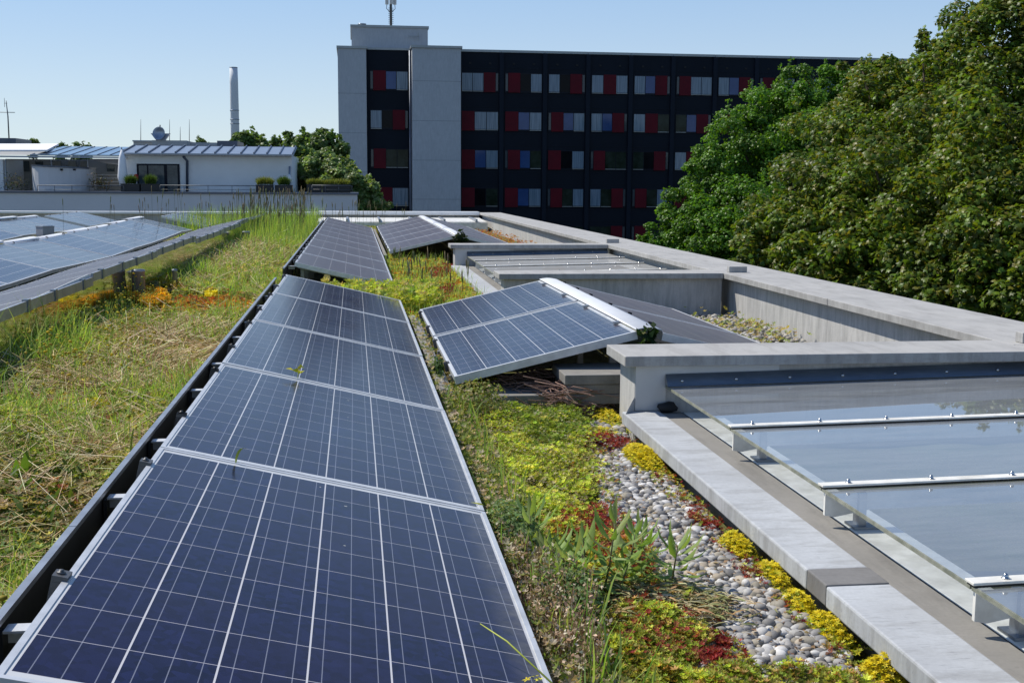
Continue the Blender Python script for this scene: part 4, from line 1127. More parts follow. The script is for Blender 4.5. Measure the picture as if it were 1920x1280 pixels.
# flattened hay by the gravel
pl = poly([(1130, 1115), (1200, 1092), (1290, 1100), (1375, 1135), (1365, 1165), (1270, 1175), (1160, 1160)], G + 0.04)
n = 2600
p = fill(pl, n)
p = p.mean(0) + (p - p.mean(0)) * rng.lognormal(-0.05, 0.22, (n, 1))
ang = rng.normal(-0.25, 0.65, n)
d = np.stack([np.cos(ang), np.sin(ang), rng.normal(0, 0.12, n)], 1)
d /= np.linalg.norm(d, axis=1, keepdims=True)
sd_ = np.cross(d, np.array([0, 0, 1.0]) + rng.normal(0, 0.3, (n, 3)))
sd_ /= np.linalg.norm(sd_, axis=1, keepdims=True)
rot = np.stack([sd_, d, np.cross(sd_, d)], 2)
ls = rng.uniform(0.02, 0.06, n)
tag(scatter('hay_heap', LONG, z3(p, G + 0.02 + rng.uniform(0, 0.05, n)) - d * ls[:, None] * 0.5, rot, np.stack([ls * 0.7, ls, ls], 1), jit([(0.30, 0.29, 0.14), (0.42, 0.37, 0.20), (0.18, 0.20, 0.08), (0.46, 0.31, 0.15), (0.55, 0.50, 0.33)], n), M['straw']), 'flattened heap of withered leaves and hay beside the gravel', 'hay')
# brushwood pile under the ridge
pl = poly([(945, 745), (1000, 722), (1090, 735), (1140, 755), (1120, 775), (1020, 772)], G + 0.05)
n = 420
p = fill(pl, n)
ang = rng.normal(-0.30, 0.5, n)
br = MB()
for i in range(n):
    l_ = rng.uniform(0.10, 0.30)
    a = np.array([p[i, 0], p[i, 1], G + rng.uniform(0.02, 0.16)])
    d = np.array([math.cos(ang[i]), math.sin(ang[i]), rng.normal(-0.05, 0.16)])
    k = rng.normal(0, 0.02, 3)
    br.tube([a - d * l_ / 2, a + k, a + d * l_ / 2], [0.0036, 0.003, 0.0014], 5, False)
tag(br.build('brushwood', M['twig']), 'heap of thin reddish brown twigs before the concrete pavers', 'brushwood')
# single blades between the panels
def bladeplant(label, c, d, L, wd, col):
    d = np.array(d, float)
    n_ = 7
    vs = []
    s_ = np.array([1.0, 0.15, 0])
    for i in range(n_):
        u = i / (n_ - 1)
        q = np.array(c) + np.array([d[0] * u ** 1.6, d[1] * u ** 1.6, d[2] * math.sin(u * 1.9) / math.sin(1.57)]) * L
        ww = wd * math.sin(math.pi * (0.12 + 0.86 * u))
        vs += [tuple(q - s_ * ww), tuple(q + s_ * ww)]
    fs = [(2 * i, 2 * i + 1, 2 * i + 3, 2 * i + 2) for i in range(n_ - 1)]
    o = MB().add(vs, fs, True).build('grass_blade', M[col])
    return tag(o, label, 'grass blade')
M['bladegreen'] = simple('fresh blade', (0.42, 0.47, 0.05), 0.5, 0, 0.3, 20, 0)
M['bladeyellow'] = simple('yellow leaf', (0.45, 0.46, 0.04), 0.5, 0, 0.3, 20, 0)
def ontop(px_, py_):                      # point on the foreground panel plane
    d = ray(px_, py_)
    nrm = np.array([math.sin(AL), 0, math.cos(AL)])
    q = np.array([-0.575, 0, ZH])
    return d * (q @ nrm) / (d @ nrm)
c = ontop(442, 868)
bladeplant('single yellow green blade growing between the two nearest panels', c, (0.55, 0.1, 0.75), 0.06, 0.0045, 'bladegreen')
c = ontop(558, 708)
for dd, L, wd in [((0.1, -0.1, 0.9), 0.06, 0.012), ((0.5, 0.1, 0.7), 0.055, 0.011), ((-0.9, 0.2, 0.25), 0.075, 0.006)]:
    pass
lt = thing('seedling', 'small yellow seedling growing between the second and third foreground panels', 'seedling', tuple(c))
n = 7
sd2 = rng.normal(0, 1, (n, 3)) * np.array([0.012, 0.006, 0.010]) + np.array([0.006, 0, 0.028])
scatter('leaves', LEAF, sd2, rot_tilt(n, 20, 90), rng.uniform(0.028, 0.042, n), jit([(0.42, 0.42, 0.03), (0.5, 0.46, 0.05)], n, 0.15), M['leaf'], lt)
MB().tube([(0, 0, -0.01), (0.004, 0, 0.03)], 0.0016, 5).build('stem', M['bladegreen'], lt)
c = ontop(905, 948)
bladeplant('pale yellow leaf lying at the right corner of the panel joint', c, (-0.9, 0.2, 0.2), 0.05, 0.008, 'bladeyellow')
c = ontop(1000, 1290)
tag(MB().tube([c + np.array([0.03, -0.05, 0.03]), ontop(950, 1245) + np.array([0, 0, 0.05]), ontop(900, 1220) + np.array([0, 0, 0.06])], [0.0022, 0.002, 0.001], 5).build('arching_stalk', M['bladegreen']), 'thin arching yellowish stalk over the bottom of the nearest panel', 'stalk')
tag(scatter('yellow_flowers', STAR, np.array([ontop(988, 1284), ontop(1003, 1278), ontop(1010, 1284)]) + np.array([0, 0, 0.012]), rot_tilt(3, 0, 40), np.full(3, 0.011), jit(YEL, 3), M['petal']), 'two tiny yellow flowers at the bottom edge of the nearest panel', 'flowers')
# pale mushrooms / white blossoms in the meadow
for px_, py_, l in [(372, 597, 'left one of two white blossoms in the left grass'), (381, 598, 'right one of two white blossoms in the left grass')]:
    c = gr(px_, py_, G + 0.06)
    tag(MB().lathe([(0.004, -0.06), (0.004, 0), (0.024, 0.004), (0.020, 0.016), (0.006, 0.021)], tuple(c), 12).build('white_blossom', M['canopy']), l, 'blossom')
# long arching blades at the left border and by the deflector
for px_, py_, hh, lx, l in [(440, 740, 0.26, 0.10, 'arching pale grass blade beside the deflector rim'), (420, 770, 0.24, -0.05, 'second arching pale grass blade beside the deflector rim'), (15, 800, 0.30, 0.28, 'long curved grass blade at the left edge'), (150, 660, 0.32, 0.05, 'upright green blade before the left rail'), (245, 900, 0.24, 0.03, 'upright green blade in the near left grass'), (500, 1000, 0.0, 0, '')]:
    if not l:
        continue
    c = gr(px_, py_, G)
    bladeplant(l, c, (lx / hh, 0.1, 0.9), hh, 0.0035, 'bladegreen')
# ------------------------------------------------------------------ dark apartment block behind
YB = 90.0
ab = thing('apartment_block', 'dark blue-black apartment block with red shutters and pale concrete stair towers', 'building')
MB().box(0.95, YB, -13.2, 50, YB + 14, 9.62).build('wall', M['facade'], ab)
MB().box(-1.06, YB - 0.6, -13.2, 1.0, YB + 13.5, 9.62).build('tower', M['tower'], ab)
MB().box(4.30, YB - 1.6, -13.2, 7.85, YB + 8, 9.66).build('tower', M['tower'], ab)
MB().box(-1.14, YB - 0.68, 9.625, 1.08, YB + 13.6, 9.80).build('roof_edge', M['roofedge'], ab)
MB().box(1.09, YB - 0.12, 9.623, 4.2, YB + 13.6, 9.77).build('roof_edge', M['roofedge'], ab)
MB().box(4.21, YB - 1.7, 9.665, 7.95, YB + 8.1, 9.84).build('roof_edge', M['roofedge'], ab)
for i in range(13):
    a = 7.96 + 3.29 * (i - 1) + 3.04 if i else 7.96
    c = 7.96 + 3.29 * i + 3.04
    MB().box(a + 0.012, YB - 0.10, 9.622, min(c, 50.1) - 0.012, YB + 14.1, 9.80).build('roof_edge', M['roofedge'], ab)
for zz in (6.4, 3.55, 0.7, -2.15):
    MB().box(-1.065, YB - 0.606, zz, 1.005, YB - 0.598, zz + 0.035).build('joint', M['zincdark2'], ab)
    MB().box(4.295, YB - 1.606, zz + 0.9, 7.855, YB - 1.598, zz + 0.935).build('joint', M['zincdark2'], ab)
MB().tube([(4.2, YB - 0.3, -13), (4.2, YB - 0.3, 9.6)], 0.09, 8).build('rain_pipe', M['zincdark'], ab)
pent = MB().box(-0.05, YB + 1, 9.82, 5.6, YB + 9, 11.35).build('penthouse', M['tower'], ab)
MB().box(-0.13, YB + 0.92, 11.352, 5.68, YB + 9.1, 11.52).build('roof_edge', M['roofedge'], pent)
MB().lathe([(0.12, 0), (0.12, 0.25), (0.32, 0.25), (0.32, 0.33)], (0.75, YB + 3, 11.52), 12).build('roof_vent', M['zinc'], pent)
MB().box(4.1, YB + 0.72, 10.72, 4.9, YB + 0.78, 10.78).box(4.84, YB + 0.72, 10.45, 4.90, YB + 0.78, 11.02).build('wall_bracket', M['roofedge'], pent)
for k in range(13):
    x = 10.87 + 3.29 * k
    if x < 49:
        MB().box(x, YB - 0.16, -13.2, x + 0.32, YB - 0.001, 9.615).build('pilaster', M['facade2'], ab)
for r_ in range(6):
    for q in (0.35, -1.62):
        z_ = 8.12 - 2.84 * r_ + q
        MB().box(7.86, YB - 0.03, z_, 49.9, YB - 0.002, z_ + 0.035).build('panel_joint', M['facade2'], ab)
rows = ["CCRt tRDC CDRt CRC CBRt tRCC CBRt tRDC RCC CDRt tRGG",
        "RCC RBC tRBC CBRt CRG GBRt tRDD RCB CDRt tRGG RCC",
        "RBC tRBG RDC tRGG GDRt CRC tRGG RBC CDRt tRGG RCC",
        "RDG RBC tRGC CGRt tRGC RGG tRGG RBG CDRt tRGG RCC",
        "RGG RDG tRGG GGRt tRGG RGG tRGG RBG CDRt tRGG RCC"]
side = ["tRBC", "CDRt", "tRGG", "tRC", "RGG"]
def bay(x0, x1, zt, code):
    fr = MB().box(x0, YB - 0.05, zt - 1.42, x1, YB - 0.001, zt + 0.03).build('window', M['winframe'], ab)
    wds = {'t': 0.20, 'R': 1.0, 'C': 0.92, 'B': 0.84, 'D': 0.86, 'G': 0.92}
    tot = sum(wds[c] for c in code)
    k = (x1 - x0 - 0.05 * (len(code) + 1)) / tot
    x = x0 + 0.05
    for c in code:
        ww = wds[c] * k
        if c == 'R':
            MB().box(x - 0.02, YB - 0.12, zt - 1.42, x + ww + 0.02, YB - 0.055, zt + 0.02).build('shutter', M['shutter'], fr)
        else:
            g = MB().box(x, YB - 0.075, zt - 1.30, x + ww, YB - 0.052, zt - 0.04).build('pane', M['pane_' + c], fr)
            if c in 'CG':
                MB().box(x, YB - 0.105, zt - 1.375, x + ww, YB - 0.06, zt - 1.335).build('sill', M['roofedge'], fr)
        x += ww + 0.05
for r_, codes in enumerate(rows):
    zt = 8.12 - 2.84 * r_
    bay(1.25, 4.08, zt, side[r_])
    for k, code in enumerate(codes.split()):
        a = (8.02 if k == 0 else 11.24 + 3.29 * (k - 1))
        c = 10.82 + 3.29 * k
        bay(a + (0.05 if k else 0.0), c, zt, code)
for k in range(9):
    a = 8.0 + 3.29 * k
    v = MB()
    for q in (0.6, 2.1):
        v.box(a + q, YB - 0.05, 8.75, a + q + 0.16, YB - 0.001, 8.87)
    v.build('overflow_pipe', M['rubber'], ab)
# antenna mast on the penthouse
mt = thing('antenna_mast', 'mobile phone mast with white panel antennas on the penthouse roof', 'antenna', tuple(at(733, 46, YB + 4) + np.array([0, 0, -0.1])))
MB().tube([(0, 0, 0), (0, 0, 4.5)], 0.10, 8).build('pole', M['mast'], mt)
lad = MB()
for i in range(9):
    lad.box(-0.2, -0.16, 0.15 + i * 0.14, 0.2, -0.12, 0.18 + i * 0.14)
lad.build('rungs', M['mast'], mt)
for i, (dx, dy) in enumerate([(-0.30, -0.1), (0.02, -0.32), (0.30, -0.08)]):
    MB().box(dx - 0.13, dy - 0.07, 1.55, dx + 0.13, dy + 0.07, 3.6).build('antenna_panel', M['antenna'], mt, 0.03)
    MB().tube([(dx, dy, 1.58), (dx * 1.1, dy, 1.25), (0, 0, 0.95)], 0.025, 6).build('cable', M['mast'], mt)

# ------------------------------------------------------------------ chimney, masts and distant roofs
p = at(441, 260, 210)
ch = thing('chimney', 'tall slender pale grey chimney stack far behind the terrace house', 'chimney', (p[0], p[1], -13))
MB().lathe([(0.80, 0), (0.70, 13 + at(441, 155, 210)[2]), (0.66, 13 + at(441, 128, 210)[2])], (0, 0, 0), 24).build('shaft', M['chimney'], ch)
zt = 13 + at(441, 131, 210)[2]
MB().lathe([(0.67, zt + 0.29), (0.67, zt + 0.40), (0.5, zt + 0.42)], (0, 0, 0), 24).build('mouth', M['zincdark'], ch)
for q in (208, 225, 233):
    z_ = 13 + at(441, q, 210)[2]
    MB().lathe([(0.72, z_), (0.80, z_ + 0.03), (0.80, z_ + 0.10), (0.72, z_ + 0.13)], (0, 0, 0), 24).build('ring', M['zinc'], ch)
p = at(17, 262, 85)
t = thing('aerial', 'thin crossed radio aerial on a mast at the far left', 'antenna', tuple(p))
h = at(17, 189, 85)[2] - p[2]
MB().tube([(0, 0, -1), (0, 0, h * 0.6), (-0.07, 0, h)], [0.055, 0.045, 0.025], 6).build('mast', M['mast'], t)
zc = at(17, 211, 85)[2] - p[2]
MB().tube([(-0.50, 0, zc), (0.46, 0, zc)], 0.022, 6).tube([(-0.18, 0, zc + 0.35), (-0.18, 0, zc + 0.95)], 0.015, 5).tube([(-0.18, 0, zc + 0.6), (0, 0, zc + 0.6)], 0.015, 5).build('cross_arm', M['mast'], t)

YH = 50.0
# grey far building with satellite dish
t = thing('plant_building', 'pale flat roofed plant building carrying a satellite dish behind the house', 'building')
MB().px(250, 264, 292, 330, 76, 6).px(285, 263, 352, 330, 75, 8).px(352, 267, 408, 330, 76.5, 6).build('wall', M['plaster2'], t)
MB().px(248, 263, 293, 266, 75.9, 6).build('roof_edge', M['zinc'], t)
MB().px(407, 264, 446, 300, 70, 4).build('roof_box', M['zincdark'], t)
p = at(301, 263, 75)
t = thing('satellite_dish', 'round satellite dish on a dark bracket above the plant building', 'satellite dish', tuple(p))
s_ = 75 / F
MB().lathe([(0.01, 0.0), (9 * s_, 0.05), (12.0 * s_, 0.18), (11.6 * s_, 0.19), (8.8 * s_, 0.07)], (0, 0, 0), 20).build('dish', M['zinc'], t)
d_ = t.children[0]
d_.rotation_euler = (R(80), 0, R(-18))
d_.location = (0, -0.1, 11 * s_)
MB().add([(-17 * s_, 0, 12 * s_), (17 * s_, 0, 12 * s_), (8 * s_, 0, 0), (-8 * s_, 0, 0), (-17 * s_, .3, 12 * s_), (17 * s_, .3, 12 * s_), (8 * s_, .3, 0), (-8 * s_, .3, 0)],
         [(0, 1, 2, 3), (7, 6, 5, 4), (0, 4, 5, 1), (1, 5, 6, 2), (2, 6, 7, 3), (3, 7, 4, 0)]).build('bracket', M['zinc'], t)
MB().tube([(0, 0, 18 * s_), (0, 0, 27 * s_)], 0.04, 5).build('spike', M['mast'], t)
for x_, top, l in [(264, 224, 'leftmost thin whip aerial beside the satellite dish'), (318, 224, 'thin whip aerial just right of the satellite dish'), (338, 238, 'short dark whip aerial right of the satellite dish'), (355, 224, 'rightmost thin whip aerial near the chimney')]:
    a, c = at(x_, 270, 77), at(x_, top, 77)
    tag(MB().tube([a, c], [0.025, 0.012], 5).build('whip_aerial', M['mast']), l, 'antenna')

# terrace house
tw = thing('terrace_building', 'long grey-white building front with flat terrace, below the glazed roof house', 'building')
p0, p1 = at(-160, 361, 48), at(670, 362, 48)
MB().box(p0[0], 48, -13.2, p1[0], 75, p1[2] - 0.07).build('wall', M['terracewall'], tw)
MB().box(p0[0], 47.93, p1[2] - 0.068, p1[0] + 0.05, 75, p1[2]).build('coping', M['zincdark'], tw)
TZ = p1[2] + 0.005
hs = thing('terrace_house', 'white single-storey house with blue-grey standing seam roof on the terrace', 'house')
a, c = at(234, 292, YH), at(547, 296, YH)
MB().box(a[0], YH, TZ - 0.4, c[0], YH + 6, c[2] + 0.1).build('wall', M['housewall'], hs)
ez, rz_ = at(400, 293, YH)[2] + 0.04, at(400, 277, YH + 2.6)[2]
sl_ = MB().hexa([(a[0] - 0.1, YH - 0.3, ez), (c[0] + 0.1, YH - 0.3, ez), (c[0] + 0.1, YH + 2.6, rz_), (a[0] - 0.1, YH + 2.6, rz_)],
                [(a[0] - 0.1, YH - 0.3, ez + 0.06), (c[0] + 0.1, YH - 0.3, ez + 0.06), (c[0] + 0.1, YH + 2.6, rz_ + 0.06), (a[0] - 0.1, YH + 2.6, rz_ + 0.06)])
rf = sl_.build('roof', M['zinc'], hs)
sm_ = MB()
for i in range(14):
    x = a[0] - 0.05 + (c[0] - a[0] + 0.1) * i / 13
    sm_.hexa([(x - 0.02, YH - 0.3, ez + 0.061), (x + 0.02, YH - 0.3, ez + 0.061), (x + 0.02, YH + 2.6, rz_ + 0.061), (x - 0.02, YH + 2.6, rz_ + 0.061)],
             [(x - 0.02, YH - 0.3, ez + 0.12), (x + 0.02, YH - 0.3, ez + 0.12), (x + 0.02, YH + 2.6, rz_ + 0.12), (x - 0.02, YH + 2.6, rz_ + 0.12)])
sm_.build('seams', M['zincdark'], rf)
MB().px(257, 272, 543, 279, YH + 2.65, 1.2).build('ridge_box', M['zincdark'], hs)
MB().px(232, 291, 550, 294.5, YH - 0.42, 0.1).build('gutter', M['zincdark'], hs)
MB().tube([at(344, 294, YH - 0.36), at(351, 302, YH - 0.1), at(351, 362, YH - 0.1)], 0.055, 6).build('rain_pipe', M['zincdark'], hs)
MB().tube([at(543, 312, YH - 0.08), at(543, 362, YH - 0.08)], 0.04, 6).build('rain_pipe', M['zinc'], hs)
dr = MB().px(256, 307, 338, 364, YH - 0.05, 0.045).build('glass_door', M['winframe'], hs)
MB().px(260, 310, 277, 364, YH - 0.062, 0.01).px(278, 310, 309, 364, YH - 0.062, 0.01).px(313, 310, 334, 364, YH - 0.062, 0.01).build('pane', M['doorglass'], dr)
# sunroom, awning and terrace to the left
sr = thing('sunroom', 'sloped glass roofed sunroom left of the white house', 'sunroom')
a, c = at(60, 292, YH + 0.3), at(238, 292, YH + 0.3)
ez, rz_ = a[2], at(150, 277, YH + 3)[2]
MB().hexa([(a[0], YH, ez), (c[0], YH, ez), (c[0], YH + 3, rz_), (a[0] + 0.6, YH + 3, rz_)], [(a[0], YH, ez + 0.05), (c[0], YH, ez + 0.05), (c[0], YH + 3, rz_ + 0.05), (a[0] + 0.6, YH + 3, rz_ + 0.05)]).build('glass_roof', M['sunglass'], sr)
b_ = MB()
for i in range(8):
    x = a[0] + 0.1 + (c[0] - a[0] - 0.2) * i / 7
    b_.hexa([(x - 0.015, YH, ez + 0.051), (x + 0.015, YH, ez + 0.051), (x + 0.315, YH + 3, rz_ + 0.051), (x + 0.285, YH + 3, rz_ + 0.051)], [(x - 0.015, YH, ez + 0.07), (x + 0.015, YH, ez + 0.07), (x + 0.315, YH + 3, rz_ + 0.07), (x + 0.285, YH + 3, rz_ + 0.07)])
b_.build('rafters', M['zincdark'], sr)
MB().px(-60, 291.5, 238, 297, YH - 0.12, 0.12).build('gutter', M['zinc'], sr)
MB().px(-80, 298, 8, 366, YH + 0.2, 3).build('wall', M['housewall'], sr)
MB().px(10, 298, 236, 366, YH + 3.5, 0.2).build('back_wall', M['plaster2'], sr)
for q in (14, 40, 66, 100, 128, 150, 200, 222):
    MB().px(q, 302, q + 15, 322, YH + 3.44, 0.05).build('window', M['doorglass'], sr)
for q in (10, 96, 164):
    MB().px(q, 299, q + 2.2, 366, YH, 0.1).build('post', M['zinc'], sr)
for q in (327, 333, 340, 346):
    MB().px(166, q, 232, q + 2.2, YH + 3.3, 0.05).build('shade_slat', M['canopy'], sr)
MB().add([at(167, 298, YH + 0.6), at(228, 298, YH + 0.6), at(229, 310, YH + 2.6), at(196, 306, YH + 2.6)], [(0, 1, 2, 3)]).build('blind', M['canopy'], sr)
aw = thing('awning', 'broad white awning roof with grey underside at the far left', 'awning')
q0, q1, q2, q3 = at(-120, 281, YH + 0.4), at(88, 281, YH + 0.4), at(110, 269.5, YH + 4), at(-120, 269.5, YH + 4)
MB().hexa([q0 - np.array([0, 0, .08]), q1 - np.array([0, 0, .08]), q2 - np.array([0, 0, .08]), q3 - np.array([0, 0, .08])], [q0, q1, q2, q3]).build('cloth', M['canopy'], aw)
MB().add([at(-120, 283.5, YH + 0.4), at(88, 283.5, YH + 0.4), at(60, 291, YH + 0.1), at(-120, 291, YH + 0.1)], [(0, 1, 2, 3)]).build('valance', M['plaster2'], aw)
MB().px(-80, 258, 30, 272, YH + 14, 3).build('roof_box', M['zincdark'], aw)
ss = thing('storage_tank', 'curved white storage drum with dark lid on the terrace', 'tank')
a, c = at(47, 311, 49.0), at(165, 316, 49.6)
pr = []
cx, hw_ = (a[0] + c[0]) / 2, (c[0] - a[0]) / 2
ring = [(cx - hw_ * math.cos(math.pi * i / 14), 50.1 - 1.1 * math.sin(math.pi * i / 14)) for i in range(15)] + [(cx + hw_, 51), (cx - hw_, 51)]
n = len(ring)
zz0, zz1 = TZ, a[2]
def rz__(x): return zz1 - (x - a[0]) * 0.045
vs = [(x, y, zz0) for x, y in ring] + [(x, y, rz__(x)) for x, y in ring]
MB().add(vs, [(i, (i + 1) % n, (i + 1) % n + n, i + n) for i in range(n)]).build('drum', M['canopy2'], ss)
vs = [(cx + (x - cx) * 1.02, 50.3 + (y - 50.3) * 1.04, rz__(x) + 0.003) for x, y in ring] + [(cx + (x - cx) * 1.02, 50.3 + (y - 50.3) * 1.04, rz__(x) + 0.06) for x, y in ring]
MB().add(vs, [(i, (i + 1) % n, (i + 1) % n + n, i + n) for i in range(n)] + [tuple(range(n - 1, -1, -1)), tuple(range(n, 2 * n))]).build('lid', M['zincdark'], ss)
for q in (115, 139):
    MB().px(q - 2.3, 316.5, q + 2.3, 320, 48.95, 0.12).build('vent', M['winframe'], ss)
um = thing('parasol', 'closed white parasol standing at the left corner of the white house', 'parasol', tuple(at(231, 358, 49.4)))
MB().lathe([(0.03, -0.2), (0.03, 0.2), (0.13, 0.22), (0.20, 0.55), (0.13, 1.3), (0.03, 1.62)], (0, 0, 0), 9).build('canopy', M['canopy'], um)
MB().tube([(0, 0, 1.6), (0, 0, 1.72)], 0.02, 6).build('pole', M['mast'], um)
# terrace railings
def railing(label, x0, x1, n):
    t = thing('railing', label, 'railing')
    r_ = MB()
    p, q = at(x0, 347.5, 48.3), at(x1, 348.5, 48.3)
    r_.tube([p, q], 0.016, 6)
    r_.tube([p - np.array([0, 0, 0.16]), q - np.array([0, 0, 0.16])], 0.008, 5)
    r_.build('handrail', M['mast'], t)
    for i in range(n + 1):
        x = x0 + (x1 - x0) * i / n
        MB().tube([at(x, 348, 48.3), at(x, 361, 48.3)], 0.012, 5).build('post', M['mast'], t)
railing('thin steel terrace railing in front of the white drum', 70, 232, 5)
railing('thin steel terrace railing before the white house wall', 300, 480, 4)
railing('short steel railing in front of the dark planters by the trees', 585, 660, 3)

def planter(x0, x1, y0, label, plab, hgt, bw, cols):
    a, c = at(x0, y0, 48.55), at(x1, y0, 48.55)
    t = thing('planter', label, 'planter', ((a[0] + c[0]) / 2, 48.75, TZ), group='black planter boxes along the terrace edge')
    h = a[2] - TZ
    hw = (c[0] - a[0]) / 2
    MB().box(-hw, -0.2, 0, hw, 0.2, h - 0.02).build('box', M['blackbox'], t)
    MB().box(-hw - 0.015, -0.215, h - 0.0195, hw + 0.015, 0.215, h).build('rim', M['blackbox'], t)
    n = 900
    pos = np.stack([rng.uniform(-hw * bw, hw * bw, n), rng.uniform(-0.15, 0.15, n), rng.uniform(0, hgt * 0.45, n)], 1)
    pos[:, 2] *= np.sqrt(np.clip(1 - (pos[:, 0] / (hw * bw)) ** 2, 0.05, 1))
    o = scatter('ornamental_grass', BLADE, pos + np.array([(a[0] + c[0]) / 2, 48.75, TZ + h]), blade_rot(n, 35), np.stack([np.full(n, 0.012), np.full(n, 0.2), rng.uniform(0.5, 1, n) * hgt], 1), jit(cols, n), M['leaf'])
    tag(o, plab, 'plant')
YG = [(0.16, 0.20, 0.03), (0.22, 0.24, 0.05)]
DG = [(0.06, 0.12, 0.02), (0.09, 0.15, 0.03)]
planter(226, 261, 344.5, 'leftmost black planter box, below the closed parasol', 'round green bush in the leftmost black planter', 0.30, 0.5, DG)
planter(264, 298, 345, 'black planter box in front of the glass door', 'round green bush in the planter before the glass door', 0.32, 0.5, DG)
planter(480, 512, 346.5, 'black planter box before the white wall, left of a pair', 'yellowish grass in the left planter of the right-hand pair', 0.28, 0.95, YG)
planter(515, 548, 347, 'black planter box at the right corner of the white house', 'green tuft in the planter at the corner of the white house', 0.30, 0.6, DG)
planter(575, 603, 345.5, 'black planter box left of the pair near the trees', 'low grass in the left planter near the trees', 0.20, 0.95, YG)
planter(604, 657, 345.5, 'long black planter box at the right end of the terrace', 'low grass in the long planter at the terrace end', 0.20, 0.95, YG)
def pot_plant(px_, py_, r_, cols, label, n=350):
    p = at(px_, py_, 49.6)
    pos = p + rng.normal(0, 1, (n, 3)) * np.array([r_, r_ * 0.6, r_ * 0.8])
    tag(scatter('potted_shrub', LEAF, pos, rot_tilt(n, 0, 90), rng.uniform(0.05, 0.1, n), jit(cols, n), M['leaf']), label, 'plant')
pot_plant(187, 345, 0.22, [(0.25, 0.16, 0.08), (0.12, 0.13, 0.05)], 'dry brownish shrub between the white drum and the parasol')
pot_plant(30, 345, 0.25, [(0.08, 0.12, 0.04), (0.2, 0.15, 0.1)], 'bushy green plant under the awning at far left')
pot_plant(88, 355, 0.12, [(0.06, 0.07, 0.04)], 'small dark plant in front of the white drum', 150)
lw_ = thing('lantern', 'small white lantern hanging at the right corner of the white house', 'lantern', tuple(at(542, 334, 49.8)))
MB().lathe([(0.02, -0.22), (0.09, -0.2), (0.10, 0.0), (0.05, 0.1), (0.01, 0.16)], (0, 0, 0), 10).build('body', M['canopy'], lw_)
rf_ = at(255, 331, 49.85)
tag(MB().lathe([(0.02, -0.12), (0.09, -0.08), (0.09, 0.05), (0.03, 0.1)], tuple(rf_), 8).build('lamp', M['redcloth']), 'small red lamp beside the glass door of the white house', 'lamp')
tag(MB().px(23, 312, 27.5, 321, 53.3, 0.06).build('towel', M['redcloth']), 'red towel hung on the railing at far left', 'towel')
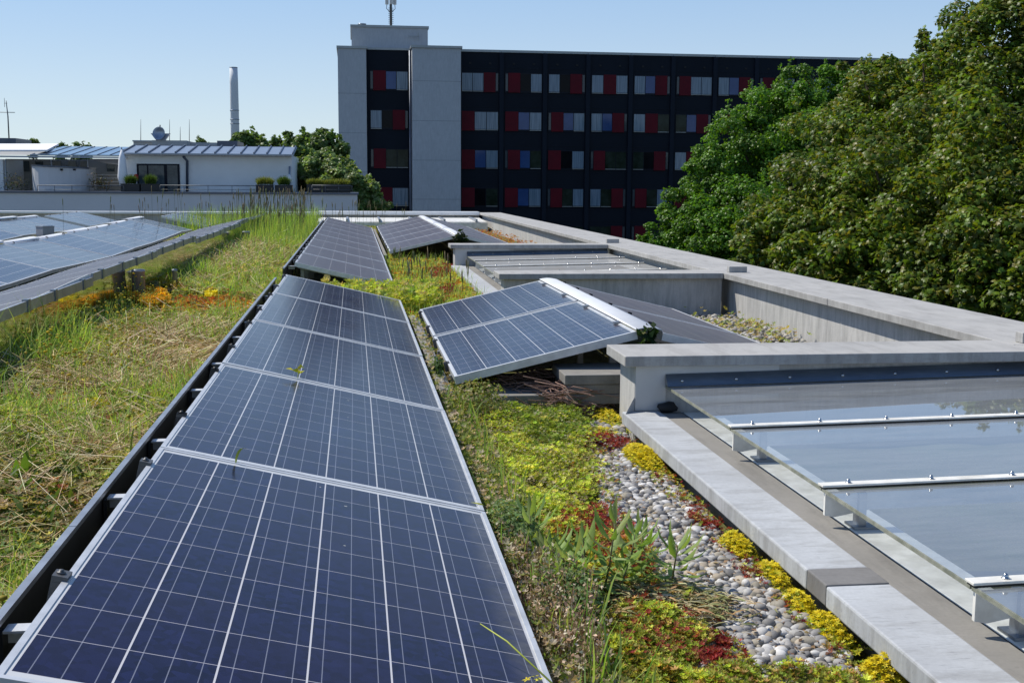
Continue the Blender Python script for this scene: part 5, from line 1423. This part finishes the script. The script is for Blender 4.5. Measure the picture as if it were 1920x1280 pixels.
# ------------------------------------------------------------------ trees
def tree(name, label, base, blobs, n, size, cols, tmpl, trunk_r, group=None, lobe=(0.26, 0.42), nl=26, back=0.6, k_=1.0):
    """blobs: (px, py, Y, radius); foliage grows in overlapping boughs over each blob"""
    blobs = [(a, b, Y * k_, r_ * k_) for a, b, Y, r_ in blobs]
    t = thing(name, label, 'tree', tuple(base), group=group)
    base = np.array(base, float)
    bl = [(at(a, b, Y), r_) for a, b, Y, r_ in blobs]
    area = np.array([r_ ** 2 for _, r_ in bl])
    P, Nn, C = [], [], []
    tips = []
    for (c, r_), ar in zip(bl, area):
        m = max(6, int(nl * ar / area.mean()))
        d = rng.normal(0, 1, (m, 3))
        d /= np.linalg.norm(d, axis=1, keepdims=True)
        d[:, 1] = np.where(d[:, 1] > back, -d[:, 1], d[:, 1])
        lc = c + d * r_ * rng.uniform(0.55, 1.02, (m, 1)) * np.array([1, 1, 0.95])
        tips += list(lc[:4])
        lr = r_ * rng.uniform(lobe[0], lobe[1], m)
        cnt = np.maximum(20, (n * ar / area.sum() * lr ** 2 / (lr ** 2).sum()).astype(int))
        for j in range(m):
            k = cnt[j]
            q = rng.normal(0, 1, (k, 3))
            q /= np.linalg.norm(q, axis=1, keepdims=True)
            q[:, 2] = np.abs(q[:, 2]) * np.where(rng.random(k) < 0.72, 1, -1)
            rad = rng.uniform(0.35, 1.0, (k, 1)) ** 0.5
            pos = lc[j] + q * rad * lr[j] * np.array([1.15, 1.15, 0.72])
            pos[:, 2] -= 0.18 * lr[j] * (q[:, 0] ** 2 + q[:, 1] ** 2)
            P.append(pos)
            nv = q * 0.75 + np.array([0, 0, 0.55]) + rng.normal(0, 0.45, (k, 3))
            Nn.append(nv)
            hue = rng.uniform(0.72, 1.25)
            cc = jit(cols, k, 0.28) * hue
            cc *= (0.72 + 0.42 * rad)  # leaves darken towards the bough core, shade painted into their colour
            C.append(cc)
        for j in range(0, m, 2):
            k = max(6, int(cnt[j] * 0.07))
            u = rng.random(k)
            pos = lc[j] + np.stack([rng.normal(0, 0.10, k), rng.normal(0, 0.10, k), 0.75 + 0.75 * u], 1) * lr[j] + rng.normal(0, 0.25, 3) * lr[j] * np.array([1, 1, 0])
            P.append(pos)
            Nn.append(rng.normal(0, 0.7, (k, 3)) + np.array([0, -0.2, 0.5]))
            C.append(jit(cols, k, 0.25) * 1.1)
        # inner leaves so that the crown is dense, colour darkened as painted inner shade
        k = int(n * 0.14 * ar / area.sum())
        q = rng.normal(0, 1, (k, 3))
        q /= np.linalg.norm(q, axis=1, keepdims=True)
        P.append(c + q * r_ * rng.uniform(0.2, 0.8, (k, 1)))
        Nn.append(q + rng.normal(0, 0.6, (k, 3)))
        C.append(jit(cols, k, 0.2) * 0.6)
    P, Nn, C = np.concatenate(P), np.concatenate(Nn), np.concatenate(C)
    m = len(P)
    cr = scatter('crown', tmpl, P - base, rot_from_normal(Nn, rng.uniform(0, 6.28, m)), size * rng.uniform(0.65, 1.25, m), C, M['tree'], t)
    tb = MB()
    cen = np.average([c for c, _ in bl], axis=0, weights=area) - base
    top = cen + np.array([0, 0, 0.3])
    fork = np.array([top[0] * 0.35, top[1] * 0.35, top[2] * 0.55])
    tb.tube([(0, 0, 0), tuple(fork * 0.5 + np.array([0.05, 0, 0])), tuple(fork), tuple(top)], [trunk_r, trunk_r * 0.8, trunk_r * 0.65, trunk_r * 0.25], 10)
    for q in tips:
        e = q - base
        mid = fork + (e - fork) * 0.5 + np.array([0, 0, -0.1 * np.linalg.norm(e - fork) * 0.3])
        tb.tube([tuple(fork + (top - fork) * rng.uniform(0, 0.6)), tuple(mid), tuple(e)], [trunk_r * 0.32, trunk_r * 0.18, trunk_r * 0.04], 6)
    tb.build('trunk', M['bark'], t)
    return t
OL = [(0.1089, 0.1631, 0.0152), (0.1431, 0.1891, 0.0202), (0.0859, 0.15, 0.0152), (0.1717, 0.1696, 0.0253), (0.1202, 0.1956, 0.0177)]
GR = [(0.0831, 0.1933, 0.0132), (0.1108, 0.2296, 0.0164), (0.0664, 0.1571, 0.0132), (0.1217, 0.2417, 0.0219)]
LG = [(0.1615, 0.2565, 0.0665), (0.209, 0.285, 0.095), (0.1235, 0.209, 0.057), (0.247, 0.304, 0.133)]
MG = [(0.114, 0.19, 0.0418), (0.1425, 0.2185, 0.057), (0.095, 0.1615, 0.038)]
tree('maple_tree', 'big olive green maple tree filling the right side behind the parapet', (19.0, 36, -13.2),
     [(1450, 455, 16.5, 0.75), (1520, 520, 15.5, 0.9), (1540, 390, 17, 1.0), (1600, 300, 18, 1.05), (1650, 215, 18.5, 0.95), (1700, 170, 19, 0.75), (1640, 420, 15.8, 1.2), (1660, 540, 14.6, 0.9),
      (1755, 290, 17, 1.35), (1770, 440, 14.8, 1.25), (1850, 210, 17, 1.25), (1885, 75, 17.5, 0.95), (1900, 340, 15, 1.3), (1960, 60, 17, 0.9), (1850, 510, 13.6, 0.85), (1800, 560, 13.6, 0.7), (1940, 500, 13.2, 1.1), (1620, 150, 19, 0.45), (1740, 95, 18.5, 0.36), (1775, 75, 18.5, 0.25), (1760, 130, 18.5, 0.5),
      (2060, 330, 15.5, 1.5), (2080, 180, 17, 1.3), (1500, 640, 16, 1.3), (1700, 720, 15.5, 1.5)],
     165000, 0.135, OL, MAPLE, 0.6, nl=34, k_=1.85, lobe=(0.17, 0.34))
tree('broadleaf_tree', 'bright green tree between the dark block and the big maple', (23, 62, -13.2),
     [(1272, 425, 31, 0.75), (1300, 385, 31.2, 0.85), (1360, 320, 31.5, 0.9), (1415, 235, 32.5, 0.7), (1390, 230, 32.5, 0.4), (1470, 250, 32.5, 1.1), (1340, 345, 31.5, 0.95), (1400, 290, 32, 1.2), (1400, 420, 30, 1.4), (1440, 215, 33, 1.0), (1490, 185, 33, 0.95), (1545, 165, 33.5, 0.85), (1600, 180, 34, 0.8), (1500, 300, 32, 1.6), (1560, 420, 31, 1.8), (1330, 470, 30, 1.1), (1620, 260, 33, 1.6), (1680, 330, 33, 1.8), (1265, 450, 31, 0.5), (1440, 470, 30, 1.3), (1400, 560, 31, 1.8)],
     125000, 0.145, GR, MAPLE, 0.5, nl=30, k_=1.85, lobe=(0.17, 0.33))
tree('young_tree', 'small green treetop just above the parapet beside the dark block', tuple(at(1216, 470, 63) * np.array([1, 1, 0]) + np.array([0, 0, -13.2])), [(1214, 452, 34, 0.22), (1228, 458, 34, 0.25), (1205, 480, 34, 0.5)], 1800, 0.22, GR, MAPLE, 0.1, nl=8, k_=1.85)
# trees between the terrace and the dark block
tree('broadleaf_tree', 'round dark green tree behind the roof of the white house', tuple(at(470, 300, 85) * np.array([1, 1, 0]) + np.array([0, 0, -13.2])), [(462, 262, 85, 0.75), (485, 272, 85, 0.7), (440, 275, 85, 0.5), (475, 300, 85, 1.5)], 9000, 0.26, MG, MAPLE, 0.25, nl=14)
tree('broadleaf_tree', 'tall green tree left of the pale stair tower', tuple(at(590, 300, 66) * np.array([1, 1, 0]) + np.array([0, 0, -13.2])), [(605, 268, 66, 0.75), (575, 285, 66, 1.15), (618, 285, 66, 1.05), (600, 330, 66, 1.5), (560, 320, 65, 0.9), (547, 268, 66, 0.30), (540, 252, 66, 0.16), (518, 268, 66, 0.32), (575, 262, 66, 0.4), (528, 285, 66, 0.75), (630, 330, 66, 0.9)], 26000, 0.21, MG, MAPLE, 0.3, nl=16)
tree('broadleaf_tree', 'pale leaved tree beside the terrace end, in front of the tower', tuple(at(640, 360, 54) * np.array([1, 1, 0]) + np.array([0, 0, -13.2])), [(595, 318, 55, 0.8), (630, 328, 54, 0.9), (658, 345, 53, 0.8), (688, 368, 53, 0.75), (705, 385, 53, 0.4), (580, 345, 56, 0.7), (625, 365, 53.5, 0.8), (668, 395, 53, 0.8), (612, 302, 55, 0.5), (570, 330, 55.5, 0.6), (725, 385, 52, 0.2), (640, 420, 54, 1.3)], 30000, 0.17, LG, MAPLE, 0.2, nl=16)
for i, (a, b, Y, r_, l) in enumerate([(62, 263, 95, 0.25, 'tiny distant treetop at far left above the awning'), (115, 273, 95, 0.4, 'distant treetop right of the white awning'), (152, 273, 95, 0.5, 'low distant treetop above the sunroom roof'), (380, 270, 110, 0.6, 'small distant treetop below the whip aerials')]):
    p = at(a, b, Y)
    tree('distant_tree', l, (p[0], p[1], -13.2), [(a, b + 2, Y, r_), (a - 6, b + 6, Y, r_ * 0.8), (a + 7, b + 7, Y, r_ * 0.8), (a, b + 22, Y, r_ * 1.6)], 1500, 0.22, MG, LEAF, 0.15, nl=8)
